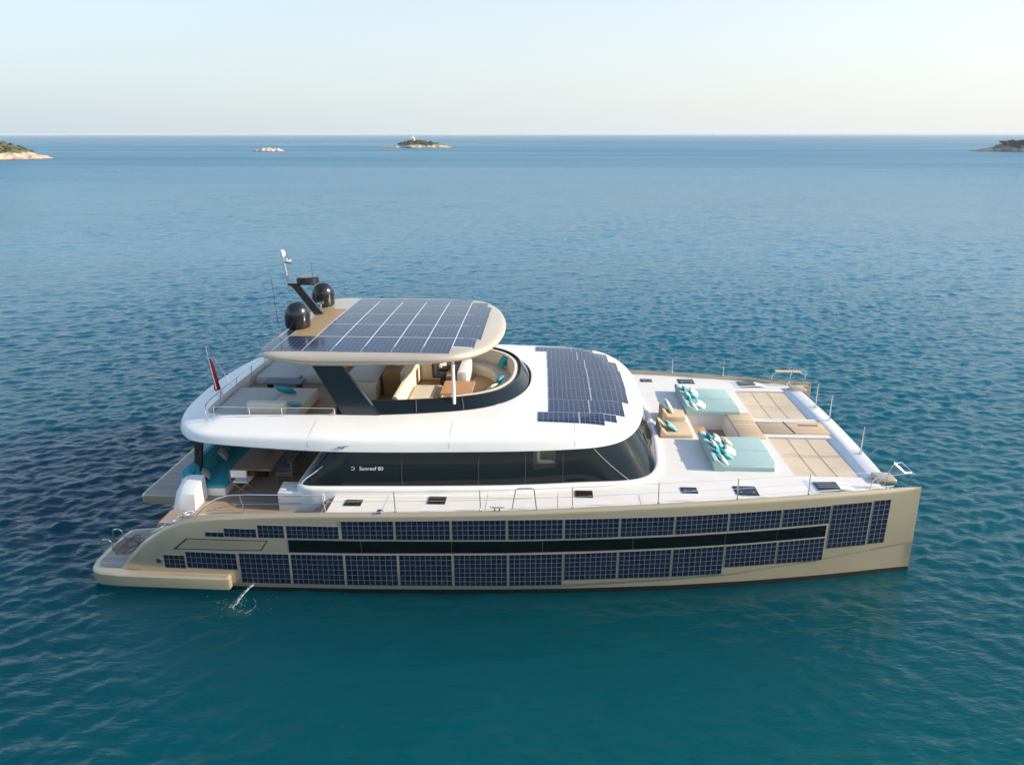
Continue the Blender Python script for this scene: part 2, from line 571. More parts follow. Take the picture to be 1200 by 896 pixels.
    b2.inputs["Distance"].default_value = 0.55
    amp = mth(nt, 'MULTIPLY', mth(nt, 'DIVIDE', mth(nt, 'SUBTRACT', dist.outputs["Value"], 30), 110, clamp=True), mth(nt, 'ADD', mth(nt, 'MULTIPLY', nz(0.012, 4, (0.35, 1.6, 1)), 1.2), 0.3))
    nt.links.new(amp, b2.inputs["Strength"])
    nt.links.new(nz(0.9, 4, (0.6, 1.2, 1)), b2.inputs["Height"])
    nt.links.new(b1.outputs[0], b2.inputs["Normal"])
    nt.links.new(b2.outputs[0], p.inputs["Normal"])
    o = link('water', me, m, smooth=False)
    o['kind'] = 'structure'
    return o
water()

# ================================================================== YACHT
ROOT = (12.0, 0.0, 0.0)
yacht = thing('catamaran_yacht', 'champagne and white motor catamaran clad in solar panels, afloat on the sea', 'yacht', ROOT)
def Yp(mb, name, mat, parent=None, **kw):
    return mb.build(name, mat, parent or yacht, off=ROOT, **kw)

HX = [0, 2, 5, 8, 10, 12.4, 14.7, 17, 19, 21, 22.5, 24]
HY = [6.45, 6.6, 6.68, 6.65, 6.58, 6.47, 6.27, 6.02, 5.72, 5.35, 5.03, 4.67]
GX = [1.15, 1.30, 1.5, 1.95, 2.6, 3.3, 4.2, 5.4, 7.7, 10, 12.4, 14.7, 17, 21, 24]
GZ = [0.60, 0.78, 1.02, 1.47, 1.94, 2.26, 2.41, 2.50, 2.57, 2.60, 2.66, 2.72, 2.78, 2.80, 2.78]
def hy(x):
    # smooth the polyline a little
    return (ip(x - 0.5, HX, HY) + 2 * ip(x, HX, HY) + ip(min(x + 0.5, 24), HX, HY)) / 4 if x < 23.4 else ip(x, HX, HY)
def gz(x): return ip(x, GX, GZ)
def hyi(x): return ip(x, [0, 17, 19, 21, 22.5, 23.5, 24], [3.75, 3.72, 3.78, 4.02, 4.3, 4.53, 4.65])
def dz(x): return ip(x, [6.7, 17], [2.46, 2.645])
def capw(x): return min(ip(x, [1.2, 3.4, 6], [0.42, 0.34, 0.16]), (hy(x) - hyi(x)) * 0.5)

def hull_mesh(s):
    mb = MB()
    xs = [1.15, 1.2, 1.3, 1.4, 1.5, 1.7, 1.95, 2.25, 2.6, 2.95, 3.3, 3.7, 4.2, 4.8, 5.4, 6, 6.7] + list(np.linspace(7.5, 23.0, 32)) + [23.4, 23.7, 23.9, 24.0]
    rings = []
    for x in xs:
        yo, yi, g, w = hy(x), hyi(x), gz(x), capw(x)
        ch = ip(x, [1, 14, 18.5, 24], [0.22, 0.30, 0.42, 0.95])
        ch = min(ch, g - 0.25)
        fl = ip(x, [1, 12, 24], [0.04, 0.07, 0.035])
        fl = min(fl, (yo - yi) * 0.4)
        inz = ip(x, [1.2, 2.4, 2.41, 6.7, 6.71], [0.5, 1.0, 1.0, 1.85, dz(6.71) - 0.03]) if x < 6.71 else dz(x) - 0.03
        inz = min(inz, g - 0.08)
        rk = 0.05 * max(0, (x - 23) / 1.0)
        mid = (yo + yi) / 2
        h = yo - yi
        pts = [(yi, inz), (yi, 0.3), (yi + 0.02 * h, 0.0), (yi + 0.1 * h, -0.45), (mid, -0.7), (yo - 0.1 * h, -0.45),
               (yo - fl - 0.01 * h, 0.0), (yo - fl, 0.165), (yo - fl, 0.17), (yo - fl * 0.75, ch), (yo - 0.2 * fl, ch + 0.03), (yo, ch + 0.10),
               (yo, g - min(0.14, 0.3 * g)), (yo - 0.08 * w, g - 0.06), (yo - 0.22 * w, g - 0.02), (yo - 0.45 * w, g), (yo - 0.75 * w, g - 0.012), (yo - 0.93 * w, g - 0.035), (yo - w, g - 0.075), (yo - w, inz)]
        rings.append([(x + rk * (1 - z / 2.8) * 1.6, s * y, z) for y, z in pts])
    vr = mb.loft(rings, closed=True, cap=True)
    for f in mb.bm.faces:
        if all(v.co.z < 0.168 for v in f.verts):
            f.material_index = 1
    return mb
for s in (-1, 1):
    Yp(hull_mesh(s), 'hull', [MT['hull'], MT['boot']], angle=28)

# nacelle between the hulls
mb = MB(); mb.box(2.1, 20.6, -3.74, 3.74, 0.95, 1.83)
Yp(mb, 'bridge_deck', MT['hull'])

# --- draped hull panels
def hull_patch(x0, x1, z0, z1, s=-1, off=0.014, th=0.03, nseg=6, uv=True, cell=0.152, zl=None, zr=None):
    """A thin curved panel that follows the hull side; z0/z1 may be (left, right)."""
    z0 = z0 if isinstance(z0, tuple) else (z0, z0)
    z1 = z1 if isinstance(z1, tuple) else (z1, z1)
    mb = MB()
    bm = mb.bm
    ul = bm.loops.layers.uv.new('UVMap')
    nu = max(1, round((x1 - x0) / cell))
    nv = max(1, round((z1[0] - z0[0]) / cell))
    top, bot = [], []
    F, B = [], []
    for k in range(nseg + 1):
        t = k / nseg
        x = x0 + (x1 - x0) * t
        y = hy(x)
        a, b = z0[0] + (z0[1] - z0[0]) * t, z1[0] + (z1[1] - z1[0]) * t
        F.append((bm.verts.new((x, s * (y + off), a)), bm.verts.new((x, s * (y + off), b)), t))
        B.append((bm.verts.new((x, s * (y - th), a)), bm.verts.new((x, s * (y - th), b))))
    for k in range(nseg):
        a, b = F[k], F[k + 1]
        f = bm.faces.new((a[0], b[0], b[1], a[1]))
        for l, u in zip(f.loops, ((a[2] * nu, 0), (b[2] * nu, 0), (b[2] * nu, nv), (a[2] * nu, nv))):
            l[ul].uv = u
        bm.faces.new((a[1], b[1], B[k + 1][1], B[k][1]))
        bm.faces.new((a[0], B[k][0], B[k + 1][0], b[0]))
    bm.faces.new((F[0][0], F[0][1], B[0][1], B[0][0]))
    bm.faces.new((F[-1][0], B[-1][0], B[-1][1], F[-1][1]))
    return mb

WZ0 = lambda x: ip(x, [6, 14, 17, 21.3], [1.345, 1.40, 1.42, 1.47])
WZ1 = lambda x: ip(x, [6, 14, 17, 21.3], [1.735, 1.755, 1.775, 1.83])
upper = [(3.85, 4.38, 1.77, 1.91), (4.40, 5.31, 1.79, 2.05), (5.36, 6.09, 1.79, 2.18), (6.16, 7.61, 1.79, 2.18)]
e = [7.66, 9.15, 10.69, 12.22, 13.77, 15.31, 16.83, 18.35, 19.87, 21.32]
for a, b in zip(e, e[1:]):
    za = ip(a, [7, 13.8, 17, 21.3], [1.79, 1.80, 1.84, 1.89]); zb = ip(b, [7, 13.8, 17, 21.3], [1.79, 1.80, 1.84, 1.89])
    ta = ip(a, [7.7, 12, 17, 21.3], [2.345, 2.41, 2.40, 2.45]); tb = ip(b, [7.7, 12, 17, 21.3], [2.345, 2.41, 2.40, 2.45])
    upper.append((a + 0.03, b - 0.03, (za, zb), (ta, tb)))
lower = [(2.53, 3.14, 0.71, 1.13), (3.19, 4.65, 0.74, 1.26)]
e = [4.70, 6.17, 7.70, 9.20, 10.72, 12.25, 13.78]
for a, b in zip(e, e[1:]):
    lower.append((a + 0.03, b - 0.03, 0.33, (ip(a, [4, 13], [1.27, 1.335]), ip(b, [4, 13], [1.27, 1.335]))))
e = [13.78, 15.30, 16.82, 18.32, 19.85, 21.28]
for i, (a, b) in enumerate(zip(e, e[1:])):
    lo = 0.49 if i < 3 else 0.70
    lower.append((a + 0.03, b - 0.03, lo, (ip(a, [13.7, 21.3], [1.33, 1.43]), ip(b, [13.7, 21.3], [1.33, 1.43]))))
big = [(21.35, 22.53, 1.07, 2.465), (22.60, 23.11, 1.09, 2.485)]
for a in upper + lower + big:
    Yp(hull_patch(*a), 'hull_solar_panel', MT['solar'], smooth=False)
# glass strip along the hull, in panes
e = [6.17, 8.2, 10.7, 13.2, 15.7, 18.3, 19.8, 21.25]
for a, b in zip(e, e[1:]):
    Yp(hull_patch(a + 0.004, b - 0.004, (WZ0(a), WZ0(b)), (WZ1(a), WZ1(b)), off=0.010), 'hull_window', MT['hullglass'], smooth=False)
Yp(hull_patch(6.13, 21.29, (WZ0(6.1) - 0.02, WZ0(21.3) - 0.02), (WZ1(6.1) + 0.02, WZ1(21.3) + 0.02), off=0.006, nseg=40), 'window_surround', MT['greyline'], smooth=False)
# stern locker door: dark groove round a flush panel
def slant_patch(pts, off, n=12):
    """Curved four-sided patch on the hull side; pts = lower aft, lower fwd, upper fwd, upper aft as (x, z)."""
    mb = MB(); bm = mb.bm
    (x0, z0), (x1, z1), (x2, z2), (x3, z3) = pts
    rows = []
    for k in range(n + 1):
        t = k / n
        xa, za, xb, zb = x0 + (x1 - x0) * t, z0 + (z1 - z0) * t, x3 + (x2 - x3) * t, z3 + (z2 - z3) * t
        rows.append([(xa, -(hy(xa) - 0.03), za), (xa, -(hy(xa) + off), za), (xb, -(hy(xb) + off), zb), (xb, -(hy(xb) - 0.03), zb)])
    mb.loft(rows, closed=True, cap=True)
    return mb
dr = Yp(slant_patch([(2.83, 1.31), (5.40, 1.37), (5.62, 1.70), (3.27, 1.68)], 0.004), 'locker_door', MT['groove'], smooth=False)
Yp(slant_patch([(2.96, 1.345), (5.37, 1.40), (5.56, 1.668), (3.31, 1.65)], 0.012), 'door_panel', MT['hull'], dr, smooth=False)
# exhaust outlet ring
mb = MB(); mb.tube([(2.38, -hy(2.38) + 0.02, 0.93), (2.38, -hy(2.38) - 0.03, 0.93)], 0.085, 16)
ex = Yp(mb, 'exhaust_outlet', MT['chrome'])
mb = MB(); mb.tube([(2.38, -hy(2.38) - 0.02, 0.93), (2.38, -hy(2.38) - 0.034, 0.93)], 0.055, 16)
Yp(mb, 'outlet_mouth', MT['blackmatte'], ex)

# --- stern platforms with their long rubbing strakes
for s in (-1, 1):
    pts = [(4.43, 6.85), (4.35, 6.87), (1.2, 6.83), (0.7, 6.78), (0.42, 6.66), (0.26, 6.45), (0.20, 6.1), (0.18, 4.75), (0.24, 4.45), (0.45, 4.3), (1.6, 4.15), (1.75, 4.15), (1.75, 6.52), (4.43, 6.52)]
    mb = MB(); mb.prism([(x, s * y) for x, y in pts], 0.20, 0.575, 0.07, 3)
    pl = Yp(mb, 'swim_platform', MT['hull'], angle=40)
    pts = [(1.55, 6.42), (0.75, 6.5), (0.48, 6.42), (0.36, 6.2), (0.33, 4.8), (0.40, 4.55), (0.55, 4.45), (1.55, 4.3)]
    mb = MB(); mb.prism([(x, s * y) for x, y in pts], 0.56, 0.590)
    Yp(mb, 'teak_deck', MT['teakgrey'], pl, smooth=False)
    # stairs from platform to cockpit
    n = 6
    for k in range(n):
        x0 = 1.35 + 0.24 * k
        mb = MB(); mb.box(x0, 3.0, s * 6.28 if s < 0 else 4.1, s * 4.1 if s < 0 else 6.28, 0.3, 0.60 + 1.34 * (k + 1) / (n + 1) - 0.003 * k, 0.015, 1)
        Yp(mb, 'stair_tread', MT['teakgrey'], angle=60)
# centre tender platform
mb = MB(); mb.prism(rrect(0.08, 2.2, -3.3, 3.3, 0.12), 0.92, 1.19, 0.05, 3)
tp = Yp(mb, 'tender_platform', MT['hull'])
mb = MB(); mb.prism(rrect(0.16, 2.15, -3.2, 3.2, 0.08), 1.17, 1.205)
Yp(mb, 'teak_deck', MT['teakgrey'], tp, smooth=False)

# --- cockpit floor and its surrounds
mb = MB(); mb.box(2.35, 7.24, -6.36, 6.36, 1.84, 1.95)
Yp(mb, 'cockpit_floor', MT['teak'], smooth=False)
for s in (-1, 1):
    # moulded white quarter at the end of the aft sofa
    mb = MB()
    def qr(x, k):
        return [(x, s * y, z) for y, z in ((5.56, 1.2), (5.56, 1.96), (5.47 - 0.1 * k, 2.42 - 0.22 * k), (5.24, 2.58 - 0.2 * k), (4.74, 2.70 - 0.12 * k), (4.74, 1.2))]
    mb.loft([qr(2.42, 1.0), qr(2.52, 0.35), qr(2.68, 0.0), qr(3.08, 0.0)], closed=True, cap=True)
    bmesh.ops.bevel(mb.bm, geom=[e for e in mb.bm.edges if e.calc_face_angle(0) > R(25)], offset=0.035, segments=3, affect='EDGES')
    Yp(mb, 'cockpit_quarter', MT['white'], angle=40)
    # sofa coaming between the quarters is below; the roof post rises from it
    mb = MB()
    mb.loft([[(2.45 + dx, s * (4.05 + dy), 2.2) for dx, dy in ((0, 0), (0.2, 0), (0.2, 0.13), (0, 0.13))],
             [(2.62 + dx, s * (4.0 + dy), 3.75) for dx, dy in ((0, 0), (0.24, 0), (0.24, 0.13), (0, 0.13))]], closed=True, cap=True)
    Yp(mb, 'roof_post', MT['blackmatte'], smooth=False)
mb = MB(); mb.box(2.30, 2.62, -4.72, 4.72, 1.0, 2.52, 0.05, 3)
Yp(mb, 'transom_coaming', MT['white'])

# --- decks
mb = MB()
xs = list(np.linspace(7.22, 16.0, 20))
for s in (-1, 1):
    rows = [[(x, s * (hy(x) - capw(x) * 0.9), dz(x)), (x, s * 5.6, dz(x)), (x, s * 4.2, dz(x))] for x in xs]
    mb.loft(rows, closed=False)
outer = [(x, -(hy(x) - capw(x) * 0.9), dz(x)) for x in np.linspace(16.0, 20.72, 12)]
outer = outer + [(x, -y, z) for x, y, z in outer[::-1]]
WELL = (18.36, 19.76, -1.02, 1.30)
hole = [(x, y, dz(18)) for x, y in ((WELL[0], WELL[2]), (WELL[1], WELL[2]), (WELL[1], WELL[3]), (WELL[0], WELL[3]))]
fill_between(mb, outer, [hole])
for s in (-1, 1):
    rows = [[(x, s * (hy(x) - capw(x) * 0.9), dz(x)), (x, s * max(min(3.84, hyi(x)), min(hyi(x) + 0.0, 9) if x > 23.0 else 3.84), dz(x))] for x in list(np.linspace(20.72, 23.0, 8)) + [23.02, 23.4, 23.7, 23.9]]
    mb.loft(rows, closed=False)
    mb.quad((20.72, s * 0.84, dz(20)), (23.0, s * 0.84, dz(20)), (23.0, 0, dz(20)), (20.72, 0, dz(20)))
Yp(mb, 'deck', MT['deck'], angle=20)
# deck edge walls of the trampoline bays and the forward well
z1, z0 = dz(20) - 0.002, 2.2
for s in (-1, 1):
    mb = MB()
    mb.quad((20.72, s * 0.84, z0), (20.72, s * 3.84, z0), (20.72, s * 3.84, z1), (20.72, s * 0.84, z1))
    mb.quad((20.72, s * 3.84, z0), (23.0, s * 3.84, z0), (23.0, s * 3.84, z1), (20.72, s * 3.84, z1))
    mb.quad((20.72, s * 0.84, z0), (23.0, s * 0.84, z0), (23.0, s * 0.84, z1), (20.72, s * 0.84, z1))
    Yp(mb, 'bay_wall', MT['white'], smooth=False)
mb = MB()
a, b, c, d = WELL
for p, q in (((a, c), (b, c)), ((b, c), (b, d)), ((b, d), (a, d)), ((a, d), (a, c))):
    mb.quad((*p, 1.98), (*q, 1.98), (*q, z1), (*p, z1))
Yp(mb, 'well_wall', MT['white'], smooth=False)
mb = MB(); mb.box(a, b, c, d, 1.9, 1.99)
Yp(mb, 'well_floor', MT['teak'], smooth=False)
mb = MB(); mb.box(a + 0.003, a + 0.50, c + 0.004, 0.35, 2.0, 2.50, 0.02, 2)
Yp(mb, 'well_step', MT['oak'])
mb = MB(); mb.box(a - 0.5, a + 0.02, 0.4, 1.28, 2.5, 2.668, 0.02, 2)

# --- trampolines
for s in (-1, 1):
    mb = MB()
    n = 14
    rows = []
    for i in range(n + 1):
        x = 20.76 + (22.64 - 20.76) * i / n
        rows.append([(x, s * (0.88 + (3.80 - 0.88) * j / n), 2.60 - 0.035 * math.sin(math.pi * i / n) * math.sin(math.pi * j / n)) for j in range(n + 1)])
    mb.loft(rows, closed=False)
    t = Yp(mb, 'trampoline', MT['tramp'])
    for k in (1, 2):
        x = 20.76 + 1.88 * k / 3
        mb = MB(); mb.tube([(x, s * (0.88 + 2.92 * j / 12), 2.609 - 0.035 * math.sin(math.pi * (x - 20.76) / 1.88) * math.sin(math.pi * j / 12)) for j in range(13)], 0.005, 5)
        Yp(mb, 'seam', MT['seamtan'], t)
    mb = MB(); mb.tube([(20.76 + 1.88 * j / 12, s * 2.3, 2.609 - 0.035 * math.sin(math.pi * j / 12)) for j in range(13)], 0.005, 5)
    Yp(mb, 'seam', MT['seamtan'], t)
# --- crossbeam at the bow
mb = MB()
def bx(y): return 23.47 - 0.008 * y * y
rings = []
for y in np.linspace(-3.9, 3.9, 25):
    x1 = bx(y); x0 = x1 - 0.52
    rings.append([(x0 - 0.30, y, 2.25), (x0 - 0.30, y, 2.50), (x0 - 0.24, y, 2.54), (x0 - 0.02, y, 2.665), (x0 + 0.04, y, 2.70), (x1 - 0.05, y, 2.71), (x1, y, 2.67), (x1 + 0.02, y, 2.5), (x1 - 0.05, y, 2.25)])
mb.loft(rings, closed=True, cap=True)
Yp(mb, 'crossbeam', MT['white'], angle=40)
for s in (-1, 1):
    mb = MB(); mb.box(22.95, 23.52, s * 4.25 if s < 0 else 3.72, s * 3.72 if s < 0 else 4.25, 2.62, 2.79, 0.05, 3)
    Yp(mb, 'beam_bracket', MT['hull'])
# --- central gangway
mb = MB(); mb.box(19.80, 20.64, -1.06, 1.30, 2.60, 2.688, 0.02, 2)
Yp(mb, 'landing_pad', MT['gangway'])
mb = MB(); mb.box(20.66, 22.94, -0.60, 0.46, 2.60, 2.69, 0.02, 2)
gw = Yp(mb, 'gangway', MT['gangway'])
mb = MB(); mb.tube([(21.72, -0.60, 2.695), (21.62, 0.46, 2.695)], 0.014, 6)
Yp(mb, 'seam', MT['groove'], gw)
mb = MB(); mb.box(22.05, 22.72, 0.10, 0.15, 2.69, 2.71)
Yp(mb, 'handle', MT['groove'], gw, smooth=False)

for s in (-1, 1):
    for x in (8.75, 11.6, 13.6, 15.9):
        mb = MB(); mb.box(x, x + 0.012, min(s * (hy(x) - 0.2), s * 5.25), max(s * (hy(x) - 0.2), s * 5.25), dz(x) - 0.01, dz(x) + 0.004)
        Yp(mb, 'deck_joint', MT['greyline'], smooth=False)
    mb = MB(); mb.loft([[(x, s * 5.50, dz(x) + 0.004), (x, s * 5.512, dz(x) + 0.004)] for x in np.linspace(7.3, 13.0, 12)], closed=False)
    Yp(mb, 'deck_joint', MT['greyline'], smooth=False)
# --- deck hatches
def hatch(x, y, lx, ly, mat, name='deck_hatch', wedge=0.0):
    mb = MB(); z = dz(x)
    mb.box(x - lx / 2 - 0.03, x + lx / 2 + 0.03, y - ly / 2 - 0.03, y + ly / 2 + 0.03, z - 0.02, z + 0.022, 0.01, 1)
    f = Yp(mb, name, MT['blackmatte'])
    mb = MB(); mb.box(x - lx / 2, x + lx / 2, y - ly / 2, y + ly / 2, z + 0.01, z + 0.029)
    Yp(mb, 'hatch_glass', mat, f, smooth=False)
    for sx in (-1, 1):
        mb = MB(); mb.tube([(x + sx * lx * 0.3, y - ly * 0.3, z + 0.02), (x + sx * lx * 0.3, y - ly * 0.3, z + 0.045)], 0.028, 8)
        Yp(mb, 'latch', MT['chrome'], f)
for s in (-1, 1):
    for (x, y, lx, ly) in ((7.85, 5.86, 0.42, 0.30), (10.2, 5.68, 0.44, 0.38), (14.36, 5.24, 0.44, 0.36)):
        hatch(x, s * y, lx, ly, MT['brownglass'])
    for (x, y, lx, ly) in ((17.38, 4.95, 0.40, 0.30), (19.0, 4.90, 0.58, 0.50)):
        hatch(x, s * y, lx, ly, MT['hatchglass'])
    # louvred hatch in a moulded recess near the bow
    x, y = 21.38, s * 4.62
    mb = MB()
    yo_, yi_ = 4.88, 4.02
    mb.loft([[(20.85, s * 4.98, dz(21) + 0.004), (20.85, s * 4.12, dz(21) + 0.004)], [(21.1, s * 4.93, dz(21) + 0.05), (21.1, s * 4.2, dz(21) + 0.05)],
             [(21.75, s * 4.83, dz(21) + 0.07), (21.75, s * 4.25, dz(21) + 0.07)], [(22.15, s * 4.72, dz(21) + 0.004), (22.15, s * 4.3, dz(21) + 0.004)]], closed=False)
    Yp(mb, 'vent_moulding', MT['white'])
    mb = MB()
    mb.loft([[(21.05, s * 4.88, dz(21) + 0.058), (21.05, s * 4.33, dz(21) + 0.058)], [(21.70, s * 4.80, dz(21) + 0.082), (21.70, s * 4.33, dz(21) + 0.082)]], closed=False)
    hv = Yp(mb, 'air_vent', MT['hatchglass'], smooth=False)
    for k in range(3):
        yy = 4.43 + 0.13 * k
        mb = MB(); mb.box(21.1, 21.66, min(s * yy, s * (yy + 0.02)), max(s * yy, s * (yy + 0.02)), dz(21) + 0.07, dz(21) + 0.095)
        Yp(mb, 'louvre', MT['greycounter'], hv, smooth=False)

# --- saloon house: white coaming + dark glass
half_b = [(6.15, 0), (6.15, -2), (6.15, -5.0), (6.22, -5.30), (6.6, -5.36), (7.9, -5.30), (9.85, -5.20), (12.3, -5.02), (14.3, -4.74), (15.4, -4.60), (16.0, -4.42), (16.4, -4.08), (16.66, -3.5), (16.78, -2.7), (16.90, -1.2), (16.93, 0)]
def house_loop(z, n=90):
    return mirror_loop([Vector((p.x, p.y)) for p in crom([(*q, 0) for q in half_b], n)])
base = house_loop(0)
mb = MB()
rings = []
for d_, z in ((-0.13, 2.30), (-0.13, 2.62), (-0.125, 2.68), (-0.10, 2.72), (-0.05, 2.735), (0.02, 2.725), (0.10, 2.70)):
    lp = offset_loop(base, d_)
    rings.append([(p.x, p.y, z if z > 2.4 else z) for p in lp])
mb.loft(rings, closed=True)
Yp(mb, 'house_coaming', MT['white'], angle=50)
# glass: raked sides, stronger rake aft and at the bow
def glass_top(p):
    x, y = p.x, p.y
    k = ip(x, [6.2, 7.2, 14.5, 15.8, 16.9], [0.25, 0.17, 0.17, 0.42, 0.45])
    s = 1 if y > 0 else -1
    ax = ip(x, [6.2, 6.8, 7.6, 14.5, 16.0, 16.93], [1.0, 0.85, 0.0, 0.0, -0.45, -0.75])
    return Vector((x + ax, s * max(0, abs(y) - k)))
bot = offset_loop(base, 0.03)
full = 90 * 2 - 2
def glass_strip(pred, steps=5):
    mb = MB()
    idx = [i for i in range(len(bot)) if pred(bot[i])]
    return idx
segs = []
mb = MB()
rings = []
for t in np.linspace(0, 1, 10):
    ring = []
    for p in bot:
        q = glass_top(p)
        w = p.lerp(q, t)
        bul = 0.03 * math.sin(math.pi * t)
        n_ = Vector((w.x - 11.5, w.y)).normalized()
        ring.append((w.x + n_.x * bul, w.y + n_.y * bul, 2.70 + 1.06 * t))
    rings.append(ring)
mb.loft(rings, closed=True)
# leave an opening for the clear pane (starboard) - faces within it are removed
OPEN = (12.88, 13.62, 3.14, 3.75)
kill = [f for f in mb.bm.faces if f.calc_center_median().y < -3 and OPEN[0] < f.calc_center_median().x < OPEN[1] and OPEN[2] < f.calc_center_median().z]
bmesh.ops.delete(mb.bm, geom=kill, context='FACES')
wind = Yp(mb, 'saloon_glass', MT['glass'], angle=40)
def on_glass(x, z, out=0.0):
    """Starboard point on the saloon glass at x (of the lower edge) and height z."""
    best = min((p for p in bot if p.y < -0.5 and 6.7 < p.x), key=lambda p: abs(p.x - x))
    c = [p for p in bot if p.y < -0.5 and p.x > 6.7]
    c.sort(key=lambda p: p.x)
    yb = ip(x, [p.x for p in c], [p.y for p in c])
    p = Vector((x, yb))
    q = glass_top(p)
    t = (z - 2.70) / 1.06
    w = p.lerp(q, t)
    bul = 0.03 * math.sin(math.pi * t)
    n_ = Vector((w.x - 11.5, w.y)).normalized()
    return Vector((w.x + n_.x * bul, w.y + n_.y * bul - out, z + out * 0.9))
for x in (9.13, 11.32, 12.66, 13.74):
    mb = MB(); mb.tube([on_glass(x, z, 0.004) for z in np.linspace(2.70, 3.75, 6)], 0.008, 6)
    Yp(mb, 'window_seam', MT['groove'])
for s in (-1, 1):
    mb = MB(); mb.tube([tuple(p) for p in crom([(6.22, s * 5.40, 2.72), (6.30, s * 5.36, 2.90), (6.66, s * 5.25, 3.15), (7.00, s * 5.12, 3.40), (7.12, s * 5.08, 3.60)], 20)], 0.018, 6)
    Yp(mb, 'grab_rail', MT['chrome'])
# raked mullion before the bow quarter glass
mb = MB(); mb.tube([on_glass(14.62 + (15.72 - 14.62) * t, 3.75 - 1.05 * t, 0.008) for t in np.linspace(0, 1, 8)], 0.012, 6)
Yp(mb, 'window_pillar', MT['greyline'])
mb = MB(); mb.tube([on_glass(15.95 + 0.40 * t, 3.75 - 1.05 * t, 0.004) for t in np.linspace(0, 1, 8)], 0.008, 6)
Yp(mb, 'window_seam', MT['groove'])
# clear pane and what shows behind it
gm = bpy.data.materials.new('clear_window_glass')
gm.use_nodes = True
nt = gm.node_tree
for n_ in list(nt.nodes):
    if n_.type == 'BSDF_PRINCIPLED':
        nt.nodes.remove(n_)
tr = nt.nodes.new('ShaderNodeBsdfTransparent'); tr.inputs[0].default_value = (0.88, 0.9, 0.88, 1)
gl = nt.nodes.new('ShaderNodeBsdfGlossy'); gl.inputs['Roughness'].default_value = 0.03
fr = nt.nodes.new('ShaderNodeFresnel'); fr.inputs[0].default_value = 1.5
mx = nt.nodes.new('ShaderNodeMixShader')
nt.links.new(fr.outputs[0], mx.inputs[0]); nt.links.new(tr.outputs[0], mx.inputs[1]); nt.links.new(gl.outputs[0], mx.inputs[2])
nt.links.new(mx.outputs[0], nt.nodes['Material Output'].inputs[0])
mb = MB()
mb.quad(on_glass(12.76, 3.05, -0.006), on_glass(13.74, 3.05, -0.006), on_glass(13.74, 3.75, -0.006), on_glass(12.76, 3.75, -0.006))
Yp(mb, 'clear_pane', gm, smooth=False)
mb = MB(); mb.box(12.5, 14.3, -3.9, -3.8, 2.5, 3.69)
mb.box(12.5, 14.3, -4.55, -3.9, 2.72, 2.76)
Yp(mb, 'saloon_lining', MT['interior'], smooth=False)
mb = MB(); mb.box(12.98, 13.08, -4.45, -4.38, 3.2, 3.68, 0.02, 2); mb.box(12.98, 13.52, -4.45, -4.38, 3.17, 3.27, 0.02, 2)
Yp(mb, 'saloon_chair', MT['ivory'])
# aft house corner block and side-deck steps
for s in (-1, 1):
    mb = MB()
    mb.prism([(5.45, s * 4.75), (5.52, s * 5.42), (6.9, s * 5.50), (6.9, s * 4.75)], 1.90, 2.56, 0.05, 3)
    hb = Yp(mb, 'house_corner', MT['white'], angle=50)
    mb = MB(); mb.box(5.56, 6.74, min(s * 5.46, s * 5.44), max(s * 5.46, s * 5.44), 2.205, 2.22)
    mb.box(5.56, 6.74, min(s * 5.462, s * 5.445), max(s * 5.462, s * 5.445), 2.44, 2.455)
    Yp(mb, 'seam', MT['greyline'], hb, smooth=False)
    for k in range(3):
        mb = MB(); mb.box(6.62 + 0.2 * k, 7.23, min(s * 6.4, s * 5.52), max(s * 6.4, s * 5.52), 1.9, 2.12 + 0.14 * k, 0.01, 1)
        Yp(mb, 'deck_step', MT['teak'], smooth=False)

# --- flybridge moulding: brow, coaming and fore roof
half = [(1.35, 0), (1.42, -1.2), (1.55, -2.3), (1.75, -3.1), (2.05, -3.8), (2.42, -4.35), (2.85, -4.72), (3.6, -4.92), (4.9, -5.08), (6.2, -5.19), (7.4, -5.24), (9.4, -5.17), (12.3, -4.97), (14.1, -4.72), (14.9, -4.48), (15.5, -4.05), (15.98, -3.25), (16.3, -2.15), (16.44, -1.1), (16.48, 0)]
BL = mirror_loop([Vector((p.x, p.y)) for p in crom([(*q, 0) for q in half], 100)])
halfc = [(2.55, 0), (2.57, -1.5), (2.62, -2.8), (2.75, -3.35), (3.2, -3.62), (4.5, -3.74), (7, -3.84), (8.2, -3.80), (9.5, -3.60), (10.7, -3.30), (11.5, -2.90), (12.1, -2.30), (12.5, -1.5), (12.68, -0.7), (12.72, 0)]
CL = mirror_loop([Vector((p.x, p.y)) for p in crom([(*q, 0) for q in halfc], 80)])
mb = MB()
rings = []
def aft(x): return ip(x, [1.3, 3.0, 6.5], [1, 0.5, 0])
for d_, z in ((1.3, 3.70), (0.30, 3.735), (0.02, 3.752), (0.0, 3.768), (0.012, 3.83), (0.045, 3.97), (0.07, 4.045), (0.115, 4.105), (0.19, 4.15), (0.32, 4.19), (0.60, 4.25), (0.98, 4.31)):
    ring = []
    a_ = [d_ * (1 - 0.15 * aft(p.x)) for p in BL]
    for p, q in zip(BL, offset_loop(BL, a_)):
        zz = z
        t = aft(p.x)
        zz = z + t * ip(z, [3.7, 3.76, 3.80, 4.0, 4.16, 4.31], [0.08, 0.06, 0.04, -0.10, -0.20, -0.28])
        ring.append((q.x, q.y, zz))
    rings.append(ring)
mb.loft(rings, closed=True)
outer = rings[-1]
zc = 4.345
ctop = [(p.x, p.y, zc - 0.275 * aft(p.x)) for p in CL]
inn = offset_loop([Vector((p[0], p[1])) for p in outer], 0.0)
fill_between(mb, [tuple(p) for p in outer], [ctop])
